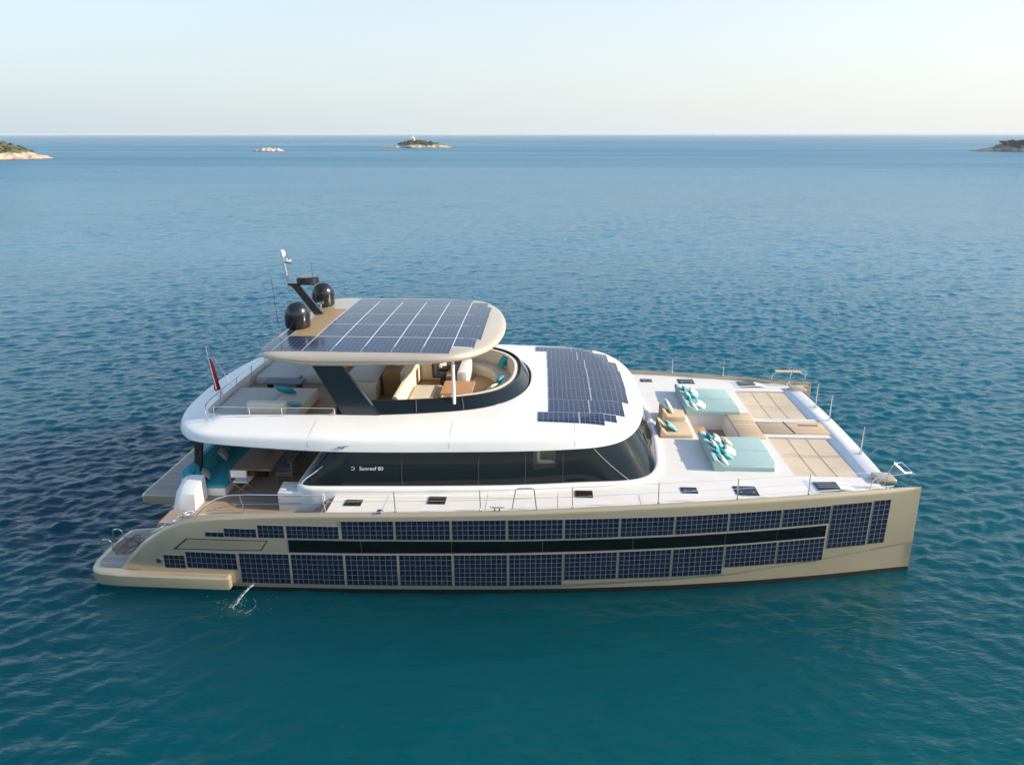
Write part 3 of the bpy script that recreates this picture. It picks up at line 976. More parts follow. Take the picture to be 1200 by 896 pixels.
bmesh.ops.remove_doubles(mb.bm, verts=mb.bm.verts, dist=0.0008)
# cavity walls
mb.loft([ctop, [(p[0], p[1], 3.72) for p in ctop]], closed=True)
bmesh.ops.remove_doubles(mb.bm, verts=mb.bm.verts, dist=0.0008)
bmesh.ops.recalc_face_normals(mb.bm, faces=mb.bm.faces)
BROW = BVHTree.FromBMesh(mb.bm)
Yp(mb, 'flybridge_moulding', MT['white'], angle=40)
# ceiling under the overhang
mb = MB()
lp = offset_loop(BL, 1.28)
mb.bm.faces.new([mb.bm.verts.new((p.x, p.y, 3.698)) for p in lp])
Yp(mb, 'ceiling_panel', MT['white'], smooth=False)
mb = MB()
mb.bm.faces.new([mb.bm.verts.new((p.x, p.y, 3.755)) for p in offset_loop(CL, -0.01)])
Yp(mb, 'flybridge_floor', MT['teakfly'], smooth=False)
def zroof(x, y):
    h = BROW.ray_cast(Vector((x, y, 8)), Vector((0, 0, -1)))
    return h[0].z if h[0] else 4.2

def drape_panel(x0, x1, y0, y1, zf, lift, th, nx, ny, cu, cv):
    mb = MB(); bm = mb.bm
    ul = bm.loops.layers.uv.new('UVMap')
    T = [[bm.verts.new((x0 + (x1 - x0) * i / nx, y0 + (y1 - y0) * j / ny, zf(x0 + (x1 - x0) * i / nx, y0 + (y1 - y0) * j / ny) + lift)) for j in range(ny + 1)] for i in range(nx + 1)]
    for i in range(nx):
        for j in range(ny):
            f = bm.faces.new((T[i][j], T[i + 1][j], T[i + 1][j + 1], T[i][j + 1]))
            for l, (a, b) in zip(f.loops, ((i, j), (i + 1, j), (i + 1, j + 1), (i, j + 1))):
                l[ul].uv = (a / nx * cu, b / ny * cv)
    rim = [T[i][0] for i in range(nx + 1)] + [T[nx][j] for j in range(1, ny + 1)] + [T[i][ny] for i in range(nx - 1, -1, -1)] + [T[0][j] for j in range(ny - 1, 0, -1)]
    lowv = [bm.verts.new(v.co - Vector((0, 0, th))) for v in rim]
    for i in range(len(rim)):
        bm.faces.new((rim[i], lowv[i], lowv[(i + 1) % len(rim)], rim[(i + 1) % len(rim)]))
    return mb
frows = [(-3.98, -3.26, [(13.0, 14.22), (14.26, 14.98)]), (-3.22, -2.17, [(13.32, 14.56), (14.60, 15.64)]),
         (-2.13, -1.07, [(13.31, 14.66), (14.70, 15.86)]), (-1.03, 0.03, [(13.30, 14.66), (14.70, 15.88)]), (0.07, 1.11, [(13.29, 14.65), (14.69, 15.87)]),
         (1.15, 2.20, [(13.27, 14.62), (14.66, 15.82)]), (2.24, 3.29, [(13.25, 14.38), (14.42, 15.54)]), (3.33, 4.05, [(12.80, 14.18), (14.20, 15.03)])]
for y0, y1, sp_ in frows:
    for x0, x1 in sp_:
        Yp(drape_panel(x0, x1, y0, y1, zroof, 0.014, 0.03, 10, 8, round((x1 - x0) / 0.158), max(2, round((y1 - y0) / 0.175))), 'fore_roof_solar_panel', MT['solar_front'], smooth=True)
Yp(drape_panel(15.0, 15.36, -3.72, -3.27, zroof, 0.014, 0.03, 5, 5, 2, 3), 'fore_roof_solar_panel', MT['solar_front'])

for x in (6.4, 10.4, 14.0):
    for s in (-1, 1):
        i_ = min((i for i, p in enumerate(BL) if p.y * s > 0), key=lambda i: abs(BL[i].x - x))
        p_ = BL[i_]
        pts = []
        for d_ in (0.02, 0.06, 0.14, 0.26, 0.44, 0.68, 0.95):
            q = Vector((p_.x, p_.y - s * d_))
            pts.append((q.x, q.y, zroof(q.x, q.y) + 0.001))
        mb = MB(); mb.tube(pts, 0.0055, 5)
        Yp(mb, 'moulding_joint', MT['greyline'])
# --- flybridge windshield
halfw = [(6.9, -3.76), (8.2, -3.70), (9.5, -3.50), (10.7, -3.20), (11.5, -2.80), (12.1, -2.20), (12.48, -1.4), (12.62, -0.65), (12.65, 0)]
wl = [Vector((p.x, p.y)) for p in crom([(*q, 0) for q in halfw], 50)]
wl = wl + [Vector((p.x, -p.y)) for p in wl[-2::-1]]
def wtop(p, d):
    n_ = Vector((-0.0, 0))
    i = wl.index(p)
    t = (wl[min(i + 1, len(wl) - 1)] - wl[max(i - 1, 0)]).normalized()
    return p + Vector((-t.y, t.x)) * d
mb = MB()
mb.loft([[(p.x, p.y, 4.33) for p in wl], [(*wtop(p, 0.14), 4.49) for p in wl], [(*wtop(p, 0.30), 4.65) for p in wl]], closed=False)
ws = Yp(mb, 'wind_deflector', MT['glass'])
mb = MB(); mb.tube([(*wtop(p, 0.305), 4.655) for p in wl], 0.022, 8)
Yp(mb, 'top_rail', MT['blackmatte'], ws)
for x in (9.35, 10.75):
    pp = min((p for p in wl if p.y < 0), key=lambda p: abs(p.x - x))
    mb = MB(); mb.tube([(pp.x, pp.y - 0.01, 4.28), (*wtop(pp, 0.13), 4.50), (*wtop(pp, 0.295), 4.655)], 0.022, 6)
    Yp(mb, 'pane_joint', MT['blackmatte'], ws)

# --- hard top with its solar array
hr = [(4.60, 0), (4.58, -2.6), (4.60, -3.25), (4.74, -3.70), (5.15, -3.94), (5.9, -4.0), (7, -4.0), (9, -3.98), (10.2, -3.84), (10.9, -3.45), (11.4, -2.7), (11.68, -1.7), (11.8, -0.7), (11.82, 0)]
RL = mirror_loop([Vector((p.x, p.y)) for p in crom([(*q, 0) for q in hr], 80)])
def zhard(x, y):
    front = max(0, (x - 10.6) / 1.2)
    return 6.31 - 0.06 * (y / 4.0) ** 2 - 0.20 * front ** 2 - 0.05 * max(0, (5.6 - x)) ** 2
def hlow(x): return ip(x, [4.7, 6.3, 7.5, 9, 10.5, 11.8], [6.06, 5.86, 5.87, 5.93, 5.97, 5.94])
mb = MB()
rings = []
for d_, k in ((1.2, 0.0), (0.30, 0.0), (0.12, 0.08), (0.02, 0.30), (0.0, 0.55), (0.03, 0.78), (0.10, 0.93), (0.20, 1.0), (0.5, 1.0)):
    ring = []
    for p, q in zip(RL, offset_loop(RL, d_)):
        lo = hlow(q.x); hi = zhard(q.x, q.y)
        if d_ == 1.2: z = lo + 0.06
        elif k == 1.0: z = hi - (0.012 if d_ < 0.4 else 0)
        else: z = lo + (hi - lo) * k
        ring.append((q.x, q.y, z))
    rings.append(ring)
mb.loft(rings, closed=True)
inner = rings[-1]
# cambered top as a grid of strips between the two sides
nn = len(inner); hh = nn // 2
stbd = inner[:hh + 1]; port = [inner[0]] + inner[:hh - 1:-1]
rows = []
for a_, b_ in zip(stbd, port):
    rows.append([(a_[0], a_[1] + (b_[1] - a_[1]) * t, zhard(a_[0], a_[1] + (b_[1] - a_[1]) * t)) for t in np.linspace(0, 1, 13)])
mb.loft(rows[1:-1], closed=False)
bmesh.ops.remove_doubles(mb.bm, verts=mb.bm.verts, dist=0.002)
hard = Yp(mb, 'hardtop', MT['roof'], angle=50)
mb = MB()
mb.bm.faces.new([mb.bm.verts.new((p[0], p[1], p[2] - 0.004)) for p in rings[0]])
Yp(mb, 'headliner', MT['white'], hard, smooth=False)
cols = [4.72, 5.10, 6.00, 6.86, 7.76, 8.66, 9.54, 10.40, 11.20]
Yp(drape_panel(5.99, 11.0, -3.05, 3.02, zhard, 0.007, 0.02, 12, 12, 1, 1), 'panel_bed', MT['white'], hard)
rowsy = [-3.66, -2.10, -0.58, 0.94, 2.40, 3.62]
for r_ in range(5):
    for c_ in range(8):
        x0, x1, y0, y1 = cols[c_] + 0.02, cols[c_ + 1] - 0.02, rowsy[r_] + 0.03, rowsy[r_ + 1] - 0.03
        if r_ == 0 and c_ == 7: y0, x1 = -3.0, 11.05
        if r_ == 0 and c_ == 6: pass
        if r_ == 4 and c_ == 7: x0, x1, y1 = 10.42, 11.0, 3.0
        if r_ > 0 and c_ == 0: continue
        if r_ in (1, 2, 3) and c_ == 1: continue
        if r_ == 4 and c_ == 1: continue
        Yp(drape_panel(x0, x1, y0, y1, zhard, 0.016, 0.03, 5, 6, 6, 9 if r_ < 4 else 7), 'roof_solar_panel', MT['solar_roof'], hard)
for y0, y1 in ((-2.0, -1.2),):
    Yp(drape_panel(4.84, 5.1, y0, y1, zhard, 0.016, 0.03, 3, 5, 2, 5), 'roof_solar_panel', MT['solar_roof'], hard)
mb = drape_panel(5.14, 5.96, -2.06, 1.7, zhard, 0.010, 0.03, 4, 10, 1, 1)
Yp(mb, 'equipment_pad', MT['tanroof'], hard)
# pillars
for s in (-1, 1):
    mb = MB()
    y0 = s * 3.74
    tp_ = [(6.30, 5.92), (7.16, 5.92), (8.30, 4.26), (7.17, 4.26)]
    mb.loft([[(x, y0 - 0.09, z) for x, z in tp_], [(x, y0 + 0.09, z) for x, z in tp_]], closed=True, cap=True)
    bmesh.ops.bevel(mb.bm, geom=mb.bm.edges[:], offset=0.02, segments=2, affect='EDGES')
    Yp(mb, 'roof_pillar', MT['strut'], angle=40)
    mb = MB(); mb.tube([(10.42, s * 3.10, 4.3), (10.40, s * 3.08, 6.0)], 0.05, 10)
    Yp(mb, 'roof_pole', MT['whitepaint'])

# --- mast, radar, domes, aerials
mb = MB()
mb.loft([[(5.00, 0.78, 6.30), (5.34, 0.78, 6.30), (5.34, 0.98, 6.30), (5.00, 0.98, 6.30)], [(4.24, 0.80, 7.36), (4.54, 0.80, 7.36), (4.54, 0.96, 7.36), (4.24, 0.96, 7.36)]], closed=True, cap=True)
bmesh.ops.bevel(mb.bm, geom=mb.bm.edges[:], offset=0.03, segments=2, affect='EDGES')
mb.box(4.15, 5.10, 0.80, 0.96, 7.34, 7.40, 0.015, 1)
mast = Yp(mb, 'mast', MT['black'])
mb = MB(); mb.lathe([(0, 7.405), (0.34, 7.405), (0.385, 7.44), (0.385, 7.60), (0.34, 7.645), (0, 7.66)], (4.86, 0.88, 0))
Yp(mb, 'radar_dome', MT['black'], mast)
mb = MB(); mb.tube([(4.18, 0.88, 7.22), (4.06, 0.88, 8.36)], 0.042, 10)
mb.box(4.10, 4.28, 0.82, 0.94, 7.2, 7.34, 0.02, 1)
Yp(mb, 'light_pole', MT['chrome'], mast)
mb = MB(); mb.lathe([(0, 8.34), (0.085, 8.35), (0.095, 8.42), (0.085, 8.52), (0, 8.56)], (4.06, 0.88, 0), 16)
Yp(mb, 'mast_lamp', MT['whitepaint'], mast)
mb = MB(); mb.lathe([(0, 8.07), (0.07, 8.09), (0.11, 8.16), (0.10, 8.23), (0.05, 8.27), (0, 8.28)], (4.26, 0.86, 0), 16)
mb.tube([(4.1, 0.88, 8.1), (4.26, 0.86, 8.14)], 0.025, 6)
Yp(mb, 'horn', MT['chrome'], mast)
for (x, y) in ((5.04, -1.02), (4.93, 2.25)):
    mb = MB()
    mb.lathe([(0, 6.27), (0.30, 6.27), (0.31, 6.31), (0.385, 6.335), (0.405, 6.37), (0.41, 6.78), (0.398, 6.79), (0.395, 6.83), (0.37, 6.93), (0.305, 7.04), (0.20, 7.12), (0.09, 7.155), (0, 7.165)], (x, y, 0), 40)
    Yp(mb, 'satellite_dome', MT['black'], angle=30)
for (x, y, tx, zt) in ((4.66, -1.72, 4.57, 8.15), (4.92, 1.45, 4.84, 8.05)):
    mb = MB(); mb.tube([(x, y, 6.2), (x, y, 6.42)], 0.035, 8); 
    w = Yp(mb, 'aerial_base', MT['chrome'])
    mb = MB(); mb.tube([(x, y, 6.4), ((x + tx) / 2, y, 7.2), (tx, y, zt)], [0.013, 0.010, 0.007], 6)
    Yp(mb, 'whip_aerial', MT['blackmatte'], w)
mb = MB(); mb.tube([(5.0, 1.62, 6.25), (5.0, 1.62, 6.55)], 0.04, 8); mb.tube([(4.9, 1.62, 6.5), (5.12, 1.62, 6.56)], 0.045, 8)
Yp(mb, 'searchlight', MT['chrome'])

# --- rails
def stanchion(x, y, z, h=0.62, lean=0.0, mat='chrome'):
    mb = MB(); mb.tube([(x, y, z - 0.03), (x + lean, y, z + h)], 0.016, 6); mb.tube([(x, y, z - 0.01), (x, y, z + 0.04)], 0.032, 8)
    return Yp(mb, 'stanchion', MT[mat])
for s in (-1, 1):
    xs = [9.18, 11.5, 14.0, 16.35, 18.55, 20.6]
    for x in xs:
        stanchion(x, s * (hy(x) - 0.10), gz(x), 0.62, -0.02)
    for h in (0.60, 0.32):
        mb = MB()
        pts = [(x, s * (hy(x) - 0.10), gz(x) + h) for x in [7.25] + xs]
        if h > 0.5:
            pts += [(22.35, s * (hy(22.35) - 0.12), gz(22) + 0.52)]
        mb.tube(pts, 0.006 if s < 0 else 0.005, 5)
        Yp(mb, 'lifeline', MT['chrome'])
    # gate hoop amidships
    mb = MB(); y = s * (hy(12.6) - 0.10)
    mb.tube([(12.35, y, gz(12.4)), (12.45, y, gz(12.4) + 0.60), (12.52, y, gz(12.4) + 0.64), (12.88, y, gz(12.9) + 0.64), (12.95, y, gz(12.9) + 0.60), (13.02, y, gz(12.9))], 0.016, 6)
    Yp(mb, 'gate_hoop', MT['chrome'])
    # handrail round the after cockpit
    mb = MB()
    yy = lambda x: s * (hy(x) - 0.14)
    mb.tube([(3.55, yy(3.5), gz(3.5)), (3.85, yy(3.85), gz(3.85) + 0.26), (4.25, yy(4.25), 2.86), (4.6, yy(4.6), 2.98), (5.1, yy(5), 3.02), (7.2, yy(7.2), 3.04), (7.25, yy(7.25), 2.5)], 0.02, 8)
    mb.tube([(3.9, yy(4), gz(3.9) + 0.12), (4.7, yy(4.7), 2.72), (7.22, yy(7.2), 2.78)], 0.012, 6)
    mb.tube([(4.9, yy(4.9), 3.0), (5.0, yy(5), gz(5))], 0.016, 6)
    Yp(mb, 'handrail', MT['chrome'])
    # pulpit seat at each bow
    y = lambda x: s * (hy(x) - 0.14)
    yi = lambda x: s * (hyi(x) + 0.05)
    mb = MB()
    mb.tube([(22.45, y(22.45), 2.78), (22.50, y(22.5), 3.02), (22.62, y(22.6), 3.14), (23.2, y(23.2), 3.17), (23.66, y(23.7), 3.17), (23.78, s * 4.62, 3.16), (23.74, s * 4.5, 3.15), (23.5, yi(23.5), 3.18), (23.2, yi(23.3), 3.44), (23.1, yi(23.2), 3.16), (23.05, yi(23.1), 2.76)], 0.014, 6)
    mb.tube([(23.72, s * 4.62, 2.78), (23.70, s * 4.62, 3.16)], 0.014, 6)
    mb.tube([(23.76, s * 4.6, 3.16), (23.45, s * 4.42, 3.42), (23.2, yi(23.3), 3.44)], 0.011, 6)
    pu = Yp(mb, 'pulpit', MT['chrome'])
    if s > 0:
        mb = MB(); mb.box(22.55, 23.6, 4.72, 4.98, 3.15, 3.19, 0.012, 1)
        Yp(mb, 'pulpit_seat', MT['beige'], pu)
# posts along the crossbeam
for y in (-2.25, 0.62, 1.95):
    mb = MB(); mb.tube([(bx(y) - 0.18, y, 2.72), (bx(y) - 0.18, y, 3.62)], 0.02, 6); mb.tube([(bx(y) - 0.18, y, 2.72), (bx(y) - 0.18, y, 2.79)], 0.05, 8)
    Yp(mb, 'beam_post', MT['chrome'])
# cleats
def cleat(x, y, z, rz=0, L=0.34):
    mb = MB()
    c_, s_ = math.cos(rz), math.sin(rz)
    P = lambda u, w, h: (x + u * c_ - w * s_, y + u * s_ + w * c_, z + h)
    mb.tube([P(-L / 2, 0, 0.11), P(-L / 4, 0, 0.10), P(L / 4, 0, 0.10), P(L / 2, 0, 0.11)], [0.014, 0.024, 0.024, 0.014], 8)
    mb.tube([P(-0.07, 0, 0), P(-0.06, 0, 0.1)], 0.022, 8); mb.tube([P(0.07, 0, 0), P(0.06, 0, 0.1)], 0.022, 8)
    Yp(mb, 'cleat', MT['chrome'])
for s in (-1, 1):
    cleat(11.95, s * (hy(12) - 0.07), gz(12), 0, 0.42)
    cleat(23.1, s * 4.62, 2.655, R(-8 * s), 0.34)
    cleat(3.25, s * (hy(3.2) - 0.16), gz(3.2), R(0), 0.36)
    cleat(2.75, s * (hy(2.7) - 0.16), gz(2.7) - 0.02, R(0), 0.30)
    mb = MB()
    for k in range(5):
        x = 8.78
    mb.lathe([(0, 0), (0.09, 0), (0.10, 0.03), (0.07, 0.06), (0, 0.065)], (8.75, s * (hy(8.7) - 0.09), gz(8.7)), 14)
    Yp(mb, 'filler_cap', MT['chrome'])
# flybridge aft rail
mb = MB()
rl = [(3.02, -4.0, 4.12), (2.98, -3.95, 4.45), (2.94, -3.7, 4.60), (2.88, -2.4, 4.62), (2.84, 0, 4.63), (2.84, 2.2, 4.62), (2.90, 3.7, 4.60), (2.98, 3.95, 4.45), (3.02, 4.0, 4.12)]
pts = [tuple(p) for p in crom(rl, 60)]
mb.tube(pts, 0.02, 8)
fr_ = Yp(mb, 'stern_rail', MT['chrome'])
for i in (12, 21, 30, 39, 48):
    p = pts[i]
    mb = MB(); mb.tube([(p[0] - 0.1, p[1], 4.0), p], 0.014, 6)
    Yp(mb, 'rail_post', MT['chrome'], fr_)
mb = MB()
for x in (3.2, 4.3, 5.3):
    mb.tube([(x, -3.88, 4.2), (x, -3.88, 4.55)], 0.013, 6)
mb.tube([(3.2, -3.88, 4.55), (6.9, -3.88, 4.57)], 0.012, 6)
mb.tube([(6.9, -3.88, 4.57), (6.9, -3.88, 4.2)], 0.013, 6)
Yp(mb, 'side_rail', MT['chrome'])
# flag staff + ensign
mb = MB(); mb.tube([(2.30, -0.55, 4.1), (1.72, -0.75, 5.55)], 0.022, 8)
mb.tube([(2.05, -1.15, 4.15), (1.70, -0.78, 5.5)], 0.016, 8)
fs = Yp(mb, 'flag_staff', MT['chrome'])
mb = MB()
rows = []
for i in range(15):
    t = i / 14
    rows.append([(1.80 + 0.10 * t + 0.30 * u * (0.35 + 0.65 * t) + 0.02 * math.sin(9 * u + 4 * t), -0.84 - 0.20 * t + 0.09 * math.sin(8 * u + 2 * t) * (0.4 + t) - 0.05 * u, 5.12 - 0.98 * t - 0.12 * u) for u in np.linspace(0, 1, 11)])
mb.loft(rows, closed=False)
o = Yp(mb, 'ensign', MT['red'], fs); 
sm = o.modifiers.new('thickness', 'SOLIDIFY'); sm.thickness = 0.006

# --- lettering on the glass and the small mark on the brow
def text_mesh(txt, size):
    cu = bpy.data.curves.new('lettering', 'FONT')
    cu.body = txt
    cu.size = size
    cu.extrude = 0.002
    cu.resolution_u = 4
    t = bpy.data.objects.new('lettering', cu)
    COL.objects.link(t)
    dg = bpy.context.evaluated_depsgraph_get()
    dg.update()
    me = bpy.data.meshes.new_from_object(t.evaluated_get(dg))
    bpy.data.objects.remove(t)
    me.materials.clear()
    return me
def place_on_glass(me, x0, z0, name, shear=0.0):
    for v in me.vertices:
        u, w, d_ = v.co
        q = on_glass(x0 + u, z0 + w * 0.8, 0.006 + d_)
        v.co = q - Vector(ROOT)
    link(name, me, MT['lettering'], yacht, smooth=False)
me = text_mesh("Sunreef 80", 0.185)
xs_ = [v.co.x for v in me.vertices]
sc_ = 0.68 / (max(xs_) - min(xs_))
for v in me.vertices:
    v.co.x *= sc_; v.co.y *= 1.0
    v.co.x -= 0
place_on_glass(me, 7.92, 3.19, 'lettering')
me = text_mesh("C", 0.185)
w_ = max(v.co.x for v in me.vertices); h_ = max(v.co.y for v in me.vertices)
for v in me.vertices:
    v.co.x = (w_ - v.co.x) * 0.9
place_on_glass(me, 7.69, 3.19, 'emblem')
mb = MB()
mb.tube([(7.32 + 0.26 * t, -5.235, 3.88 + 0.04 * math.sin(9 * t) + 0.03 * t) for t in np.linspace(0, 1, 10)], 0.012, 5)
mb.tube([(7.40 + 0.24 * t, -5.225, 3.92 + 0.02 * t) for t in np.linspace(0, 1, 5)], 0.010, 5)
Yp(mb, 'builder_mark', MT['slate'])

# ================================================================== LOOSE THINGS ON BOARD
def pad_mesh(x0, x1, y0, y1, z0, z1, bev=0.05):
    mb = MB(); mb.prism(rrect(x0, x1, y0, y1, 0.06, 3), z0, z1, bev, 3)
    return mb

def pillow(label, loc, rot, size, mat, group=None, name='pillow'):
    """A stuffed pillow: w x h x thickness, pinched corners."""
    w, h, t = size
    mb = MB(); bm = mb.bm
    n = 10
    def P(i, j, s):
        u = -1 + 2 * i / n; v = -1 + 2 * j / n
        e = max(0, (1 - abs(u) ** 2.6)) ** 0.5 * max(0, (1 - abs(v) ** 2.6)) ** 0.5
        k = 1 - 0.07 * (1 - abs(u * v)) * (abs(u) ** 6 + abs(v) ** 6)
        return Vector((u * w / 2 * k, v * h / 2 * k, s * t / 2 * e))
    top = [[bm.verts.new(P(i, j, 1)) for j in range(n + 1)] for i in range(n + 1)]
    bo = [[top[i][j] if i in (0, n) or j in (0, n) else bm.verts.new(P(i, j, -1)) for j in range(n + 1)] for i in range(n + 1)]
    for i in range(n):
        for j in range(n):
            bm.faces.new((top[i][j], top[i + 1][j], top[i + 1][j + 1], top[i][j + 1]))
            bm.faces.new((bo[i][j], bo[i][j + 1], bo[i + 1][j + 1], bo[i + 1][j]))
    o = mb.build(name, MT[mat], angle=80)
    o.location = loc
    o.rotation_euler = [R(a) for a in rot]
    return tag(o, label, 'pillow', group)

# foredeck sunpads
def sunpad(label, y0, y1, xf):
    t = thing('sunpad', label, 'sun lounger', (18.4, (y0 + y1) / 2, dz(18)), 0, 'foredeck sun loungers')
    o = t.location
    mb = MB()
    pts = [(18.62, y0 + 0.03), (xf - 0.12 if y0 < 0 else xf, y0 + 0.03), (xf + 0.02, y0 + 0.4 if y0 < 0 else y0 + 0.2), (xf + 0.05, y1 - 0.06), (xf, y1), (18.62, y1)]
    mb.prism(pts, dz(18) + 0.01, 2.80, 0.045, 3)
    mb.build('mattress', MT['mint'], t, off=o)
    mb = MB(); ym = (y0 + y1) / 2 + 0.05
    mb.tube([(18.8, ym, 2.799), (xf, ym, 2.799)], 0.008, 5)
    mb.build('seam', MT['teal'], t, off=o)
    # raised wedge backrest
    mb = MB()
    prof = [(18.36, dz(18)), (18.72, dz(18)), (18.72, 2.78), (18.50, 2.96), (18.42, 3.00), (18.33, 2.99), (18.29, 2.92)]
    mb.loft([[(x, y, z) for x, z in prof] for y in (y0, y1)], closed=True, cap=True)
    bmesh.ops.bevel(mb.bm, geom=mb.bm.edges[:], offset=0.02, segments=2, affect='EDGES')
    mb.build('backrest', MT['mint'], t, off=o)
    return t
sunpad('pale aqua double sun lounger on the near side of the foredeck, piled with nine pillows', -3.62, -1.22, 20.30)
sunpad('pale aqua double sun lounger on the far side of the foredeck by the far rail', 1.08, 3.62, 20.28)
G1 = 'pillows on the near foredeck lounger'
def lean(label, x, y, z, rz, size, mat, group, tilt=62, yaw=0):
    return pillow(label, (x, y, z), (0, -(90 - tilt) - 0, 0), size, mat, group) if False else _lean(label, x, y, z, rz, size, mat, group, tilt)
def _lean(label, x, y, z, rz, size, mat, group, tilt):
    o = pillow(label, (x, y, z), (0, 0, 0), size, mat, group)
    o.rotation_euler = Euler((0, R(tilt), R(rz)), 'XYZ')
    return o
_lean('ivory pillow nearest the camera against the near lounger backrest', 18.68, -3.30, 2.89, 6, (0.34, 0.46, 0.15), 'mintlight', G1, 52)
_lean('dark teal pillow on the near lounger, third from its near end', 18.64, -2.83, 2.92, -5, (0.42, 0.42, 0.14), 'teal', G1, 56)
_lean('ivory pillow in the middle of the near lounger backrest, behind two others', 18.64, -2.33, 2.92, 4, (0.42, 0.48, 0.15), 'mintlight', G1, 56)
_lean('teal pillow at the far end of the near lounger backrest', 18.62, -1.72, 2.92, 10, (0.40, 0.40, 0.14), 'teal', G1, 58)
_lean('aqua pillow leaning in the front row of the near lounger', 18.90, -2.86, 2.86, 12, (0.42, 0.52, 0.16), 'aqua', G1, 40)
_lean('large ivory pillow lying furthest forward on the near lounger', 19.08, -2.52, 2.84, -12, (0.42, 0.56, 0.17), 'ivory', G1, 32)
_lean('small aqua pillow between two ivory pillows on the near lounger', 18.86, -2.22, 2.87, 6, (0.36, 0.44, 0.15), 'aqua', G1, 42)
_lean('big ivory pillow at the upper end of the near lounger front row', 18.86, -1.78, 2.88, -8, (0.42, 0.56, 0.17), 'ivory', G1, 45)
_lean('cream pillow standing alone forward of the upper ivory pillow, near lounger', 19.12, -1.82, 2.86, 14, (0.34, 0.46, 0.15), 'cream', G1, 40)
G2 = 'pillows on the far foredeck lounger'
_lean('pale mint pillow at the near end of the far lounger backrest', 18.66, 1.42, 2.88, 6, (0.36, 0.46, 0.15), 'mintlight', G2, 52)
_lean('teal pillow in the middle of the far lounger backrest', 18.64, 1.95, 2.91, 0, (0.38, 0.42, 0.14), 'teal', G2, 54)
_lean('mint pillow behind the teal one on the far lounger', 18.62, 2.42, 2.92, 5, (0.38, 0.46, 0.15), 'mintlight', G2, 56)
_lean('dark teal pillow near the far end of the far lounger', 18.62, 2.98, 2.92, 4, (0.38, 0.40, 0.14), 'teal', G2, 56)
_lean('ivory pillow lying forward at the near end of the far lounger', 18.96, 1.62, 2.85, -14, (0.42, 0.56, 0.17), 'ivory', G2, 34)
_lean('aqua pillow in the front row of the far lounger', 18.86, 2.62, 2.87, 8, (0.40, 0.50, 0.16), 'aqua', G2, 44)
_lean('ivory pillow at the far end of the far lounger front row', 18.94, 2.95, 2.87, -8, (0.42, 0.54, 0.17), 'ivory', G2, 40)

# forward cockpit seats
def lounge(label, x0, x1, y0, y1, z1, back=True, mat='beige', group=None, name='bench_seat', z0=None, cat='seat', backh=0.34):
    z0 = dz(17) if z0 is None else z0
    t = thing(name, label, cat, ((x0 + x1) / 2, (y0 + y1) / 2, z0), 0, group)
    pad_mesh(x0, x1, y0, y1, z0 + 0.002, z1, 0.04).build('seat', MT[mat], t, off=t.location)
    if back:
        mb = MB()
        prof = [(x0 - 0.10, z0), (x0 + 0.12, z0), (x0 + 0.14, z1), (x0 + 0.0, z1 + backh), (x0 - 0.10, z1 + backh)]
        mb.loft([[(x, y, z) for x, z in prof] for y in (y0 + 0.02, y1 - 0.02)], closed=True, cap=True)
        bmesh.ops.bevel(mb.bm, geom=mb.bm.edges[:], offset=0.03, segments=3, affect='EDGES')
        mb.build('backrest', MT[mat], t, off=t.location)
    return t
lounge('sand beige lounge seat nearer the camera, by the saloon windscreen', 17.20, 18.22, -1.10, 0.12, 2.76, group='forward cockpit seats', backh=0.17)
lounge('sand beige lounge seat further from the camera, by the saloon windscreen', 17.46, 18.22, 0.36, 1.26, 2.84, group='forward cockpit seats', backh=0.20)
_lean('aqua pillow on the nearer beige seat by the windscreen', 17.50, -0.58, 2.89, 10, (0.44, 0.58, 0.16), 'aqua', None, 38)
_lean('tall light mint pillow upright on the further beige seat by the windscreen', 17.66, 0.94, 3.04, 5, (0.50, 0.50, 0.16), 'mintlight', None, 62)

# after cockpit sofa
t = thing('aft_sofa', 'teal sofa on a white base across the after cockpit', 'sofa', (3.0, 0, 1.95))
o = t.location
mb = MB(); mb.box(2.66, 3.60, -4.66, 4.5, 1.953, 2.24, 0.015, 1); mb.build('base', MT['white'], t, off=o)
pad_mesh(2.64, 3.63, -4.69, 4.5, 2.242, 2.34, 0.03).build('seat', MT['teal'], t, off=o)
mb = MB()
prof = [(2.40, 2.34), (2.74, 2.34), (2.66, 2.70), (2.54, 2.80), (2.38, 2.78)]
mb.loft([[(x, y, z) for x, z in prof] for y in (-4.70, -2.5, 0, 2.5, 4.6)], closed=True, cap=True)
bmesh.ops.bevel(mb.bm, geom=[e for e in mb.bm.edges if e.calc_face_angle(0) > 0.4], offset=0.05, segments=3, affect='EDGES')
mb.build('backrest', MT['teal'], t, off=o)
_lean('grey pillow at the near end of the teal aft sofa', 2.90, -4.28, 2.52, 18, (0.36, 0.40, 0.13), 'greycloth', 'grey pillows on the aft sofa', 50)
_lean('grey pillow halfway along the teal aft sofa, opposite the table', 2.86, -2.92, 2.56, 8, (0.42, 0.44, 0.14), 'greycloth', 'grey pillows on the aft sofa', 52)
_lean('dark teal pillow in the near corner of the aft sofa', 2.82, -4.52, 2.56, 25, (0.38, 0.40, 0.14), 'teal', None, 58)
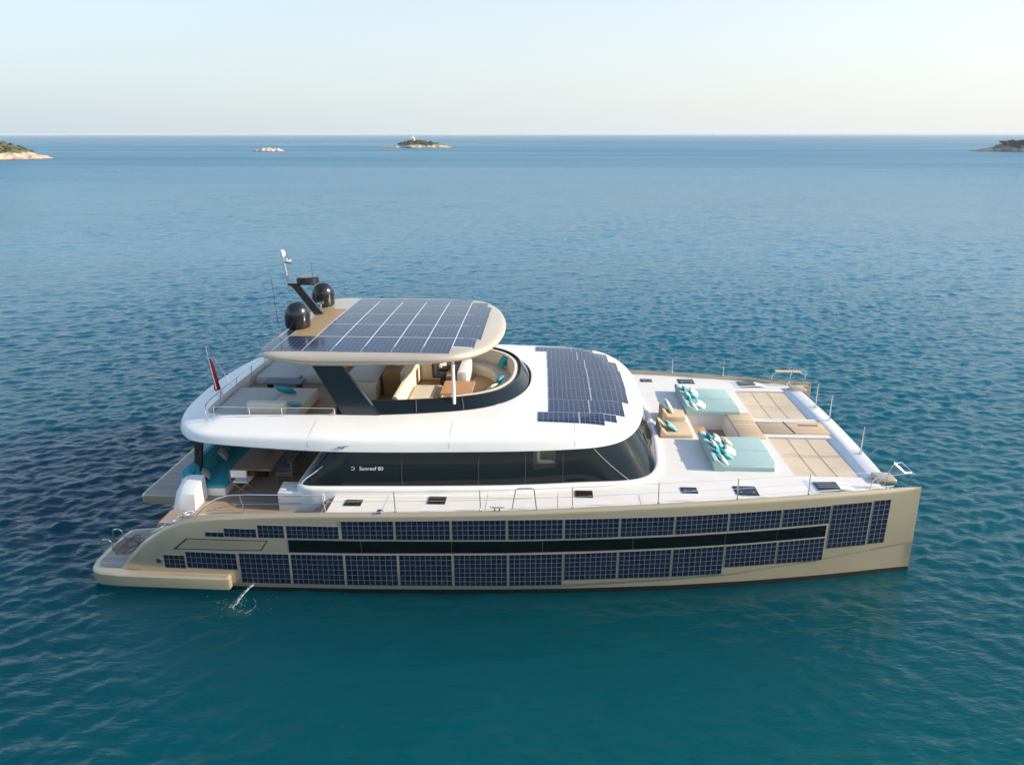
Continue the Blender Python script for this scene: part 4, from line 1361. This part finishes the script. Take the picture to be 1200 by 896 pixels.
# dining table
t = thing('dining_table', 'long brown wooden dining table in the shaded after cockpit', 'table', (4.2, -2, 1.95))
o = t.location
mb = MB(); mb.box(3.66, 4.90, -4.20, 1.3, 2.60, 2.66, 0.012, 1); mb.build('tabletop', MT['wood'], t, off=o)
for y in (-3.2, 0.4):
    mb = MB(); mb.box(4.05, 4.35, y - 0.1, y + 0.1, 1.952, 2.599, 0.01, 1); mb.build('leg', MT['blackmatte'], t, off=o)
mb = MB(); mb.lathe([(0, 0.0), (0.10, 0.0), (0.17, 0.06), (0.19, 0.11), (0.17, 0.11), (0.14, 0.06), (0, 0.03)], (0, 0, 0), 24)
b_ = mb.build('bowl', MT['greycloth']); b_.location = (4.1, -2.35, 2.662)
tag(b_, 'small grey bowl standing on the brown dining table', 'bowl')
# folding chairs
def make_chair():
    t = thing('folding_chair', 'white canvas folding chair at the near end of the dining table', 'chair', (0, 0, 0), 0, 'folding chairs at the dining table')
    mb = MB(); mb.box(-0.24, 0.24, -0.22, 0.22, 0.42, 0.455, 0.015, 2); mb.build('seat', MT['white'], t)
    mb = MB(); mb.box(-0.24, 0.24, -0.27, -0.245, 0.62, 0.86, 0.01, 2); mb.build('backrest', MT['white'], t)
    for sy in (-0.2, 0.2):
        mb = MB(); mb.tube([(-0.25, sy, 0), (0.25, sy, 0.42)], 0.02, 6); mb.tube([(0.25, sy, 0), (-0.25, sy, 0.42)], 0.02, 6)
        mb.build('crossed_legs', MT['walnut'], t)
    for sx in (-0.26, 0.26):
        mb = MB(); mb.tube([(sx, -0.25, 0.40), (sx, -0.26, 0.88)], 0.018, 6); mb.tube([(sx, -0.26, 0.64), (sx, 0.2, 0.64)], 0.018, 6); mb.tube([(sx, 0.2, 0.42), (sx, 0.2, 0.64)], 0.016, 6)
        mb.build('arm_frame', MT['walnut'], t)
    return t
ch = make_chair()
ch.location = (4.06, -4.36, 1.952)
ch.rotation_euler = (0, 0, 0)
# slatted bench facing the table
t = thing('slatted_bench', 'slatted wooden bench with slate cushions along the dining table', 'bench', (5.15, -2.6, 1.952))
mb = MB()
for k in range(9):
    mb.box(-0.24, 0.24, -1.28 + 0.29 * k, -1.28 + 0.29 * k + 0.20, 0.42, 0.46, 0.008, 1)
mb.build('seat', MT['slate'], t)
mb = MB()
for sy in (-1.28, -0.1, 1.20):
    mb.tube([(-0.22, sy, 0), (-0.22, sy, 0.42)], 0.025, 6); mb.tube([(0.24, sy, 0), (0.26, sy, 0.86)], 0.025, 6)
mb.box(-0.25, 0.27, -1.34, 1.32, 0.385, 0.418, 0.01, 1)
mb.box(0.245, 0.285, -1.34, 1.32, 0.74, 0.86, 0.01, 1)
mb.build('frame', MT['walnut'], t)
_lean('long slate pillow leaning on the slatted bench', 5.24, -3.0, 2.60, 170, (0.36, 1.1, 0.13), 'slate', None, 66)

# ---------------- flybridge furniture
FZ = 3.757
def aftpad(label, y0, y1):
    t = thing('sun_mattress', label, 'mattress', (3.4, (y0 + y1) / 2, FZ), 0, 'stone grey mattresses on the flybridge stern')
    o = t.location
    mb = MB(); mb.prism([(2.72, y0), (4.30, y0), (4.30, y1), (2.66, y1)], FZ + 0.002, 4.02, 0.05, 3)
    mb.build('mattress', MT['greypad'], t, off=o)
    return t
aftpad('stone grey sun mattress on the near side of the flybridge stern', -3.30, -0.55)
aftpad('stone grey sun mattress on the far side of the flybridge stern', 0.60, 3.30)
t = thing('lounge_chair', 'beige lounge seat with thick low back beside the near grey mattress', 'seat', (4.8, -2.0, FZ))
o = t.location
pad_mesh(4.36, 5.45, -3.25, -0.75, FZ + 0.002, 4.10, 0.05).build('seat', MT['taupeseat'], t, off=o)
mb = MB(); mb.box(4.00, 5.20, -3.40, -3.12, FZ + 0.002, 4.52, 0.06, 3); mb.build('backrest', MT['cream'], t, off=o)
_lean('turquoise pillow on the beige lounge seat near the grey mattress', 4.50, -1.35, 4.24, 75, (0.38, 0.75, 0.15), 'teal', None, 45)
_lean('second turquoise pillow lying by the seat back beside the black roof pillar', 5.22, -2.55, 4.18, 80, (0.34, 0.44, 0.14), 'aqua', None, 30)
t = thing('lounge_chair', 'beige lounge seat on the far side of the flybridge stern', 'seat', (4.8, 2.0, FZ))
o = t.location
pad_mesh(4.36, 5.45, 0.75, 3.25, FZ + 0.002, 4.12, 0.05).build('seat', MT['taupeseat'], t, off=o)
mb = MB(); mb.box(5.25, 5.45, 0.76, 3.24, 4.10, 4.40, 0.05, 3); mb.build('backrest', MT['beige'], t, off=o)
_lean('turquoise pillow on the far lounge seat under the roof', 4.55, 2.35, 4.24, 0, (0.36, 0.60, 0.14), 'aqua', None, 40)
t = thing('low_table', 'low dark grey slab table between the two grey mattresses', 'table', (3.9, 0.05, FZ))
mb = MB(); mb.box(-0.6, 0.75, -0.26, 0.26, 0.26, 0.32, 0.015, 1); mb.build('tabletop', MT['slate'], t)
for sx in (-0.45, 0.6):
    mb = MB(); mb.box(sx - 0.05, sx + 0.05, -0.15, 0.15, 0.002, 0.259); mb.build('leg', MT['blackmatte'], t, smooth=False)
# bar with grey counter
t = thing('bar_counter', 'bar cabinet with grey stone counter behind the black roof pillar', 'bar', (6.9, 0.3, FZ))
o = t.location
mb = MB(); mb.box(6.45, 7.50, -1.05, 1.9, FZ + 0.002, 4.46, 0.02, 2); mb.build('cabinet', MT['cream'], t, off=o)
mb = MB(); mb.box(6.40, 7.56, -1.10, 1.95, 4.461, 4.51, 0.012, 1); mb.build('counter', MT['greycounter'], t, off=o)
t = thing('cabinet', 'tall golden brown cabinet with a cream side panel, under the roof', 'cabinet', (7.9, 0.5, FZ))
o = t.location
mb = MB(); mb.box(7.66, 8.25, -0.62, 1.6, FZ + 0.002, 4.62, 0.01, 1); mb.build('body', MT['walnut'], t, off=o)
mb = MB(); mb.box(8.26, 8.62, -0.62, 1.6, FZ + 0.002, 4.66, 0.015, 1); mb.build('side_panel', MT['cream'], t, off=o)
# L sofa
t = thing('corner_sofa', 'cream corner sofa facing the small orange table on the flybridge', 'sofa', (9.1, -2.0, FZ))
o = t.location
pad_mesh(8.58, 9.66, -2.95, -0.35, FZ + 0.002, 4.14, 0.04).build('base', MT['cream'], t, off=o)
pad_mesh(8.78, 9.56, -2.70, -0.55, 4.143, 4.20, 0.03).build('seat', MT['taupeseat'], t, off=o)
mb = MB()
prof = [(8.44, FZ + 0.002), (8.72, FZ + 0.002), (8.70, 4.2), (8.62, 4.62), (8.46, 4.62)]
mb.loft([[(x, y, z) for x, z in prof] for y in (-2.98, -0.35)], closed=True, cap=True)
bmesh.ops.bevel(mb.bm, geom=mb.bm.edges[:], offset=0.035, segments=3, affect='EDGES')
mb.build('backrest', MT['cream'], t, off=o)
mb = MB(); mb.box(8.72, 9.66, -3.14, -2.96, FZ + 0.002, 4.56, 0.05, 3); mb.build('side_cushion', MT['cream'], t, off=o)
# armchair beyond
t = thing('armchair', 'cream armchair on the far side behind the corner sofa', 'chair', (8.95, 1.9, FZ))
pad_mesh(-0.45, 0.45, -0.5, 0.5, 0.002, 0.42, 0.04).build('seat', MT['taupeseat'], t)
mb = MB(); mb.box(-0.62, -0.44, -0.62, 0.62, 0.002, 0.80, 0.05, 3); mb.build('backrest', MT['cream'], t)
for sy in (-1, 1):
    mb = MB(); mb.box(-0.44, 0.46, min(sy * 0.5, sy * 0.64), max(sy * 0.5, sy * 0.64), 0.002, 0.60, 0.04, 3); mb.build('armrest', MT['cream'], t)
t = thing('cocktail_table', 'orange oak table beside the cream corner sofa, under the roof', 'table', (10.3, -1.15, FZ))
mb = MB(); mb.box(-0.52, 0.52, -0.66, 0.66, 0.56, 0.60, 0.012, 1); mb.build('tabletop', MT['oak'], t)
mb = MB(); mb.tube([(0, 0, 0.002), (0, 0, 0.56)], 0.06, 12); mb.tube([(0, 0, 0.002), (0, 0, 0.03)], 0.25, 20); mb.build('pedestal', MT['chrome'], t)
# helm
t = thing('helm_console', 'white helm console with black instruments and two black seats', 'helm', (10.0, 0.9, FZ))
mb = MB(); mb.box(0.10, 0.48, -0.75, 0.85, 0.002, 0.72, 0.06, 3); mb.build('console', MT['white'], t)
mb = MB(); mb.box(0.02, 0.12, -0.6, 0.7, 0.46, 0.70, 0.02, 1); mb.build('instrument_panel', MT['blackmatte'], t)
mb = MB(); mb.tube([(-0.03 + 0.0, 0.05 + 0.17 * math.cos(a), 0.56 + 0.17 * math.sin(a)) for a in np.linspace(0, 2 * math.pi, 21)], 0.015, 6); mb.build('steering_wheel', MT['chrome'], t)
for sy in (-0.35, 0.40):
    mb = MB(); mb.box(-0.72, -0.32, sy - 0.24, sy + 0.24, 0.40, 0.50, 0.04, 3); mb.box(-0.80, -0.68, sy - 0.24, sy + 0.24, 0.40, 0.92, 0.04, 3); mb.tube([(-0.5, sy, 0.002), (-0.5, sy, 0.42)], 0.05, 10)
    mb.build('helm_seat', MT['blackmatte'], t)
# curved bow settee inside the windshield
t = thing('curved_settee', 'pale curved settee following the inside of the flybridge windscreen', 'sofa', (11.4, 0, FZ))
o = t.location
idx = [i for i, p in enumerate(wl) if p.x > 10.4]
A = [wtop(wl[i], 0.38) for i in idx]; B_ = [wtop(wl[i], 0.62) for i in idx]; C_ = [wtop(wl[i], 1.15) for i in idx]
mb = MB(); mb.loft([[(p.x, p.y, z) for p in L] for L, z in ((A, FZ), (A, 4.56), ([a.lerp(b, 0.25) for a, b in zip(A, B_)], 4.63), ([a.lerp(b, 0.75) for a, b in zip(A, B_)], 4.63), (B_, 4.54), (B_, 4.10))], closed=False)
mb.build('backrest', MT['cream'], t, off=o, angle=60)
mb = MB(); mb.loft([[(p.x, p.y, z) for p in L] for L, z in ((B_, 4.14), (C_, 4.16), ([c.lerp(b, -0.05) for b, c in zip(B_, C_)], 4.12), (C_, FZ))], closed=False)
mb.build('seat', MT['taupeseat'], t, off=o, angle=60)
_lean('teal pillow at the far end of the curved settee by the windscreen', 11.62, 1.65, 4.40, 200, (0.46, 0.50, 0.15), 'teal', 'pillows on the curved settee', 58)
_lean('teal pillow in the middle of the curved settee by the windscreen', 11.62, -0.55, 4.38, 160, (0.42, 0.46, 0.15), 'teal', 'pillows on the curved settee', 58)
_lean('ivory pillow next to the middle teal one on the curved settee', 11.42, -1.15, 4.34, 150, (0.38, 0.46, 0.15), 'ivory', 'pillows on the curved settee', 45)
_lean('ivory pillow at the near end of the curved settee beside the white roof pole', 10.78, -2.35, 4.32, 110, (0.40, 0.60, 0.15), 'ivory', 'pillows on the curved settee', 40)

# ---------------- stern clutter
def heap(cx, cy, z, n, spread, r, seed):
    rng = random.Random(seed)
    pts = []
    a = 0
    for k in range(n):
        a += rng.uniform(0.6, 2.6)
        rr = spread * math.sqrt(rng.random())
        pts.append((cx + rr * math.cos(a) * 0.8, cy + rr * math.sin(a) * 1.25, z + r + r * 1.4 * (k / n) + rng.random() * r))
    return [tuple(p) for p in crom(pts, n * 7)]
mb = MB(); mb.tube(heap(0.72, -5.30, 0.59, 24, 0.50, 0.012, 5), 0.012, 5)
tag(mb.build('rope_heap', MT['rope']), 'tangled brown rope heap lying on the near swim platform', 'rope')
mb = MB(); mb.tube([tuple(p) for p in crom([(2.2, -6.42, 1.72), (2.45, -6.48, 1.86), (2.75, -6.40, 2.06), (2.9, -6.52, 2.14), (3.1, -6.44, 2.24), (3.3, -6.52, 2.34), (3.5, -6.42, 2.36), (3.3, -6.36, 2.36), (3.05, -6.50, 2.24)], 60)], 0.028, 6)
tag(mb.build('mooring_line', MT['whiterope']), 'white mooring line lying over the near stern shoulder and its cleats', 'rope')
t = thing('swim_ladder', 'pair of bent chrome ladder handles on the near swim platform edge', 'ladder', (0.25, -5.2, 0.58))
for dy in (-0.3, 0.3):
    mb = MB(); mb.tube([tuple(p) for p in crom([(0.08, dy, -0.02), (0.06, dy, 0.20), (-0.08, dy, 0.30), (-0.22, dy, 0.24), (-0.26, dy, 0.02), (-0.26, dy, -0.45)], 20)], 0.02, 7)
    mb.build('handle', MT['chrome'], t)
mb = MB(); mb.tube([(-0.26, -0.3, -0.2), (-0.26, 0.3, -0.2)], 0.02, 7); mb.build('rung', MT['chrome'], t)

# water jet from the hull outlet
foam = material('white_water_foam', (0.50, 0.58, 0.58), 0.4, 0, 0.05, 20)
rng = random.Random(3)
mb = MB()
for k in range(190):
    u = rng.random()
    if k < 110:
        p = Vector((5.05 - 0.35 * u + rng.gauss(0, 0.02), -6.68 - 0.75 * u + rng.gauss(0, 0.03), 0.28 - 0.30 * u * u + 0.02 * rng.random()))
    else:
        a = rng.random() * 6.28; rr = abs(rng.gauss(0, 0.35))
        p = Vector((4.68 + rr * math.cos(a) * 1.3, -7.45 + rr * math.sin(a), 0.05 + rng.random() * 0.05))
    r_ = rng.uniform(0.003, 0.008) if k >= 60 else rng.uniform(0.004, 0.011)
    bmesh.ops.create_icosphere(mb.bm, subdivisions=1, radius=r_, matrix=Matrix.Translation(p))
st = [(5.06, -6.66, 0.27), (5.0, -6.82, 0.26), (4.9, -7.02, 0.19), (4.8, -7.22, 0.08), (4.76, -7.32, -0.02)]
mb.tube([tuple(p) for p in crom(st, 14)], [0.004 + 0.006 * abs(math.sin(2.1 * k)) for k in range(14)], 7)
for r0 in (0.16, 0.30, 0.46):
    for a0 in range(3):
        aa = rng.random() * 6.28
        mb.tube([(4.74 + 1.3 * r0 * math.cos(aa + t), -7.38 + r0 * math.sin(aa + t), 0.055) for t in np.linspace(0, 0.55, 7)], [0.0005, 0.0015, 0.002, 0.0025, 0.002, 0.0015, 0.0005], 4)
o = mb.build('water_jet', foam); o['kind'] = 'stuff'
o['label'] = 'white splashing jet of outlet water at the hull side'

# ================================================================== ISLANDS
hz_m = bpy.data.materials.new('pale_sea_air')
hz_m.use_nodes = True
nt = hz_m.node_tree
for n_ in list(nt.nodes):
    if n_.type == 'BSDF_PRINCIPLED':
        nt.nodes.remove(n_)
pv = nt.nodes.new('ShaderNodeVolumePrincipled')
pv.inputs['Color'].default_value = (0.86, 0.92, 1.0, 1)
pv.inputs['Density'].default_value = 0.00012
nt.links.new(pv.outputs[0], nt.nodes['Material Output'].inputs['Volume'])
mb = MB(); mb.box(-16600, 16600, -300, 16600, -1.4, 13.4)
o = mb.build('haze', hz_m, smooth=False); o['kind'] = 'stuff'

def rock_material(name, rock, green, zsplit, gs=0.2):
    m = bpy.data.materials.new(name)
    m.use_nodes = True
    nt = m.node_tree
    p = nt.nodes["Principled BSDF"]
    p.inputs["Roughness"].default_value = 0.9
    geo = nt.nodes.new("ShaderNodeNewGeometry")
    sp = nt.nodes.new("ShaderNodeSeparateXYZ")
    nt.links.new(geo.outputs["Position"], sp.inputs[0])
    n = nt.nodes.new("ShaderNodeTexNoise"); n.inputs["Scale"].default_value = gs; n.inputs["Detail"].default_value = 6
    nt.links.new(geo.outputs["Position"], n.inputs["Vector"])
    n2 = nt.nodes.new("ShaderNodeTexNoise"); n2.inputs["Scale"].default_value = gs * 5; n2.inputs["Detail"].default_value = 5
    nt.links.new(geo.outputs["Position"], n2.inputs["Vector"])
    rk = mixc(nt, n2.outputs[0], tuple(c * 0.6 for c in rock), tuple(min(1, c * 1.3) for c in rock))
    gn = mixc(nt, n2.outputs[0], tuple(c * 0.6 for c in green), tuple(c * 1.5 for c in green))
    zz = mth(nt, 'ADD', sp.outputs[2], mth(nt, 'MULTIPLY', mth(nt, 'SUBTRACT', n.outputs[0], 0.5), zsplit * 1.6))
    f = mth(nt, 'MULTIPLY', mth(nt, 'SUBTRACT', zz, zsplit), 1.2, clamp=True)
    c = mixc(nt, f, rk, gn)
    wet = mth(nt, 'MULTIPLY', mth(nt, 'SUBTRACT', 0.55, sp.outputs[2]), 2.5, clamp=True)
    c = mixc(nt, wet, c, tuple(k * 0.25 for k in rock))
    nt.links.new(c, p.inputs["Base Color"])
    return m

def at(px, py, z=0.0):
    f = 858.126; pit = R(18.737); yaw = R(-2.802)
    fw = Vector((math.sin(yaw) * math.cos(pit), math.cos(yaw) * math.cos(pit), -math.sin(pit)))
    rt = Vector((math.cos(yaw), -math.sin(yaw), 0)); up = rt.cross(fw)
    d = fw + rt * ((px - 600) / f) - up * ((py - 448) / f)
    t = (z - 12.338) / d.z
    return Vector((13.221, -24.096, 12.338)) + d * t

def island(c, lx, ly, hfun, mat, nx=120, ny=60, rough=0.25, seed=0, ang=0.0):
    """Rocky heap with a noisy outline; hfun(u) is the ridge height along its length u in -1..1."""
    mb = MB(); bm = mb.bm
    V = []
    ca, sa = math.cos(ang), math.sin(ang)
    for i in range(nx + 1):
        row = []
        u = -1 + 2 * i / nx
        for j in range(ny + 1):
            v = -1 + 2 * j / ny
            wob = 0.22 * noise.noise(Vector((u * 3 + seed, v * 3, 0.3)))
            prof = max(-0.4, 1 - (abs(v) / max(0.12, (1 - abs(u) ** 2.2) ** 0.5 * 0.95 + wob)) ** 2.0)
            prof = prof ** 0.7 if prof > 0 else prof
            h = hfun(u) * prof
            px, py = u * lx, v * ly
            f = noise.fractal(Vector((px * 0.16 + seed, py * 0.16, 1.7)), 0.8, 2.1, 6)
            h += f * rough * min(1.0, max(0.2, hfun(u) * 0.5)) * (1 if prof > 0 else 0.3)
            row.append(bm.verts.new((c.x + px * ca - py * sa, c.y + px * sa + py * ca, h - 0.05)))
        V.append(row)
    for i in range(nx):
        for j in range(ny):
            bm.faces.new((V[i][j], V[i + 1][j], V[i + 1][j + 1], V[i][j + 1]))
    bvh = BVHTree.FromBMesh(bm)
    o = mb.build('island', mat, angle=50)
    o['kind'] = 'structure'
    return o, bvh

leaf1 = material('olive_scrub_leaves', (0.075, 0.085, 0.022), 0.8, 0, 0.45, 0.8)
leaf2 = material('dark_pine_needles', (0.030, 0.050, 0.028), 0.8, 0, 0.4, 0.8)
bark = material('grey_pine_bark', (0.12, 0.09, 0.07), 0.9)

def tuft(bm, c, r, rng, n=26, s=0.30):
    for k in range(n):
        d = Vector((rng.gauss(0, 1), rng.gauss(0, 1), rng.gauss(0, 0.8))).normalized()
        p = c + Vector((d.x * r, d.y * r, abs(d.z) * r * 0.8)) * rng.uniform(0.55, 1.0)
        q = Euler((rng.uniform(0, 6), rng.uniform(0, 6), rng.uniform(0, 6))).to_matrix()
        w = r * s * rng.uniform(0.7, 1.3)
        vs = [bm.verts.new(p + q @ Vector(v) * w) for v in ((-1, -0.6, 0), (1, -0.7, 0.2), (0.8, 0.8, -0.1), (-0.7, 0.7, 0.2))]
        bm.faces.new(vs)

def scrub(bvh, c, lx, ly, n, zmin, rmin, rmax, seed, mat, label, ang=0.0):
    rng = random.Random(seed)
    mb = MB()
    k = 0
    tries = 0
    while k < n and tries < n * 30:
        tries += 1
        px, py = rng.uniform(-lx, lx), rng.uniform(-ly, ly)
        x = c.x + px * math.cos(ang) - py * math.sin(ang); y = c.y + px * math.sin(ang) + py * math.cos(ang)
        h = bvh.ray_cast(Vector((x, y, 60)), Vector((0, 0, -1)))
        if not h[0] or h[0].z < zmin + rng.random() * 1.2:
            continue
        tuft(mb.bm, h[0], rng.uniform(rmin, rmax), rng, 22, 0.34)
        k += 1
    o = mb.build('scrub', mat, smooth=False)
    o['kind'] = 'stuff'
    o['label'] = label
    return o

# headland entering from the left edge
m1 = rock_material('pale_limestone_left', (0.50, 0.40, 0.29), (0.085, 0.085, 0.03), 2.6, 0.12)
c = at(0, 187); c = c + Vector((-20, 6, 0))
L = (at(68, 186) - c).length
ob, bv = island(c, L * 1.02, 22, lambda u: ip(u, [-1, -0.5, 0.2, 0.42, 0.6, 0.75, 0.9, 1], [7, 9, 8.5, 7.2, 4.2, 1.8, 0.9, 0.05]), m1, seed=3, rough=1.7)
ob['label'] = 'sandy rocky headland with olive scrub reaching in from one side'
scrub(bv, c, L, 20, 420, 3.0, 0.7, 1.5, 5, leaf1, 'olive green scrub over the rocky headland')
# centre islet with scrub and white hut
m2 = rock_material('grey_limestone_middle', (0.42, 0.35, 0.27), (0.075, 0.085, 0.03), 2.0, 0.08)
a, b = at(444, 174), at(520, 173)
c2 = (a + b) / 2 + Vector((0, 12, 0)); L2 = (b - a).length / 2
ob, bv2 = island(c2, L2 * 1.05, 16, lambda u: ip(u, [-1, -0.75, -0.5, -0.35, -0.1, 0.1, 0.4, 0.7, 0.9, 1], [0.2, 0.7, 1.2, 3.2, 6.0, 6.2, 4.2, 3.0, 1.2, 0.1]), m2, seed=9, rough=1.6)
scrub(bv2, c2, L2 * 0.62, 13, 230, 2.4, 0.7, 1.5, 8, leaf1, 'green scrub on the middle islet around its white hut')
hx, hy_ = c2.x + L2 * -0.03, c2.y - 1
hz = bv2.ray_cast(Vector((hx, hy_, 60)), Vector((0, 0, -1)))[0].z
t = thing('beacon_hut', 'small white beacon hut on top of the middle islet', 'hut', (hx, hy_, hz - 0.2))
mb = MB(); mb.box(-1.7, 1.7, -1.6, 1.6, 0, 2.8, 0.05, 1); mb.build('wall', MT['white'], t)
mb = MB(); mb.loft([[(-1.9, -1.8, 2.8), (1.9, -1.8, 2.8), (1.9, 1.8, 2.8), (-1.9, 1.8, 2.8)], [(-0.5, -0.4, 3.7), (0.5, -0.4, 3.7), (0.5, 0.4, 3.7), (-0.5, 0.4, 3.7)]], closed=True, cap=True); mb.build('roof', MT['white'], t, smooth=False)
mb = MB(); mb.lathe([(0, 3.7), (0.45, 3.7), (0.45, 4.7), (0.55, 4.75), (0.3, 5.1), (0, 5.2)], (0, 0, 0), 14); mb.build('lantern', MT['white'], t)
mb = MB(); mb.box(-0.4, 0.4, -1.64, -1.59, 0, 1.9); mb.build('door', MT['groove'], t, smooth=False)
# low bare islet
a, b = at(292, 178), at(334, 177.5)
c3 = (a + b) / 2 + Vector((0, 5, 0)); L3 = (b - a).length / 2
m3 = rock_material('bare_pale_limestone', (0.52, 0.44, 0.36), (0.40, 0.34, 0.27), 3.0, 0.15)
island(c3, L3 * 1.03, 7, lambda u: ip(u, [-1, -0.7, -0.4, 0, 0.3, 0.6, 1], [0.1, 1.4, 2.0, 1.8, 2.1, 1.2, 0.05]), m3, seed=21, rough=1.6)
# wooded point at the right edge
m4 = rock_material('dark_wooded_rock', (0.14, 0.13, 0.12), (0.035, 0.045, 0.03), 2.2, 0.12)
c4 = at(1232, 178) + Vector((0, 12, 0))
L4 = (at(1146, 176) - c4).length
ob, bv4 = island(c4, L4, 22, lambda u: ip(u, [-1, -0.9, -0.7, -0.5, -0.3, 0, 1], [0.05, 1.0, 2.8, 4.8, 7.0, 9.0, 9.0]), m4, seed=33, rough=0.9)
scrub(bv4, c4, L4 * 0.55, 18, 260, 2.6, 0.8, 1.7, 12, leaf2, 'dark shaded scrub on the wooded point')
def pine(px, hgt, cr, label, seed):
    rng = random.Random(seed)
    p = at(px, 177) + Vector((0, 10, 0))
    h = bv4.ray_cast(Vector((p.x, p.y, 60)), Vector((0, 0, -1)))
    z = h[0].z if h[0] else 2
    t = thing('pine_tree', label, 'tree', (p.x, p.y, z - 0.2), 0, 'pines on the wooded point')
    mb = MB(); mb.tube([(0, 0, 0), (0.2, 0, hgt * 0.5), (0.1, 0, hgt * 0.9)], [0.25, 0.18, 0.06], 7)
    for k in range(4):
        a_ = rng.uniform(0, 6.28); mb.tube([(0.15, 0, hgt * (0.5 + 0.1 * k)), (cr * 0.7 * math.cos(a_), cr * 0.7 * math.sin(a_), hgt * (0.65 + 0.08 * k))], [0.10, 0.04], 5)
    mb.build('trunk', bark, t)
    mb = MB()
    for k in range(16):
        a_ = rng.uniform(0, 6.28); rr = cr * math.sqrt(rng.random()) * 0.85
        tuft(mb.bm, Vector((rr * math.cos(a_), rr * math.sin(a_), hgt * rng.uniform(0.62, 0.98))), cr * rng.uniform(0.28, 0.45), rng, 40, 0.28)
    mb.build('crown', leaf2, t, smooth=False)
pine(1183, 5.0, 2.6, 'dark pine nearest the tip of the wooded point', 1)
pine(1193, 5.6, 3.0, 'taller dark pine behind the outermost one on the wooded point', 2)
pine(1203, 5.0, 2.8, 'dark pine cut by the picture edge on the wooded point', 4)
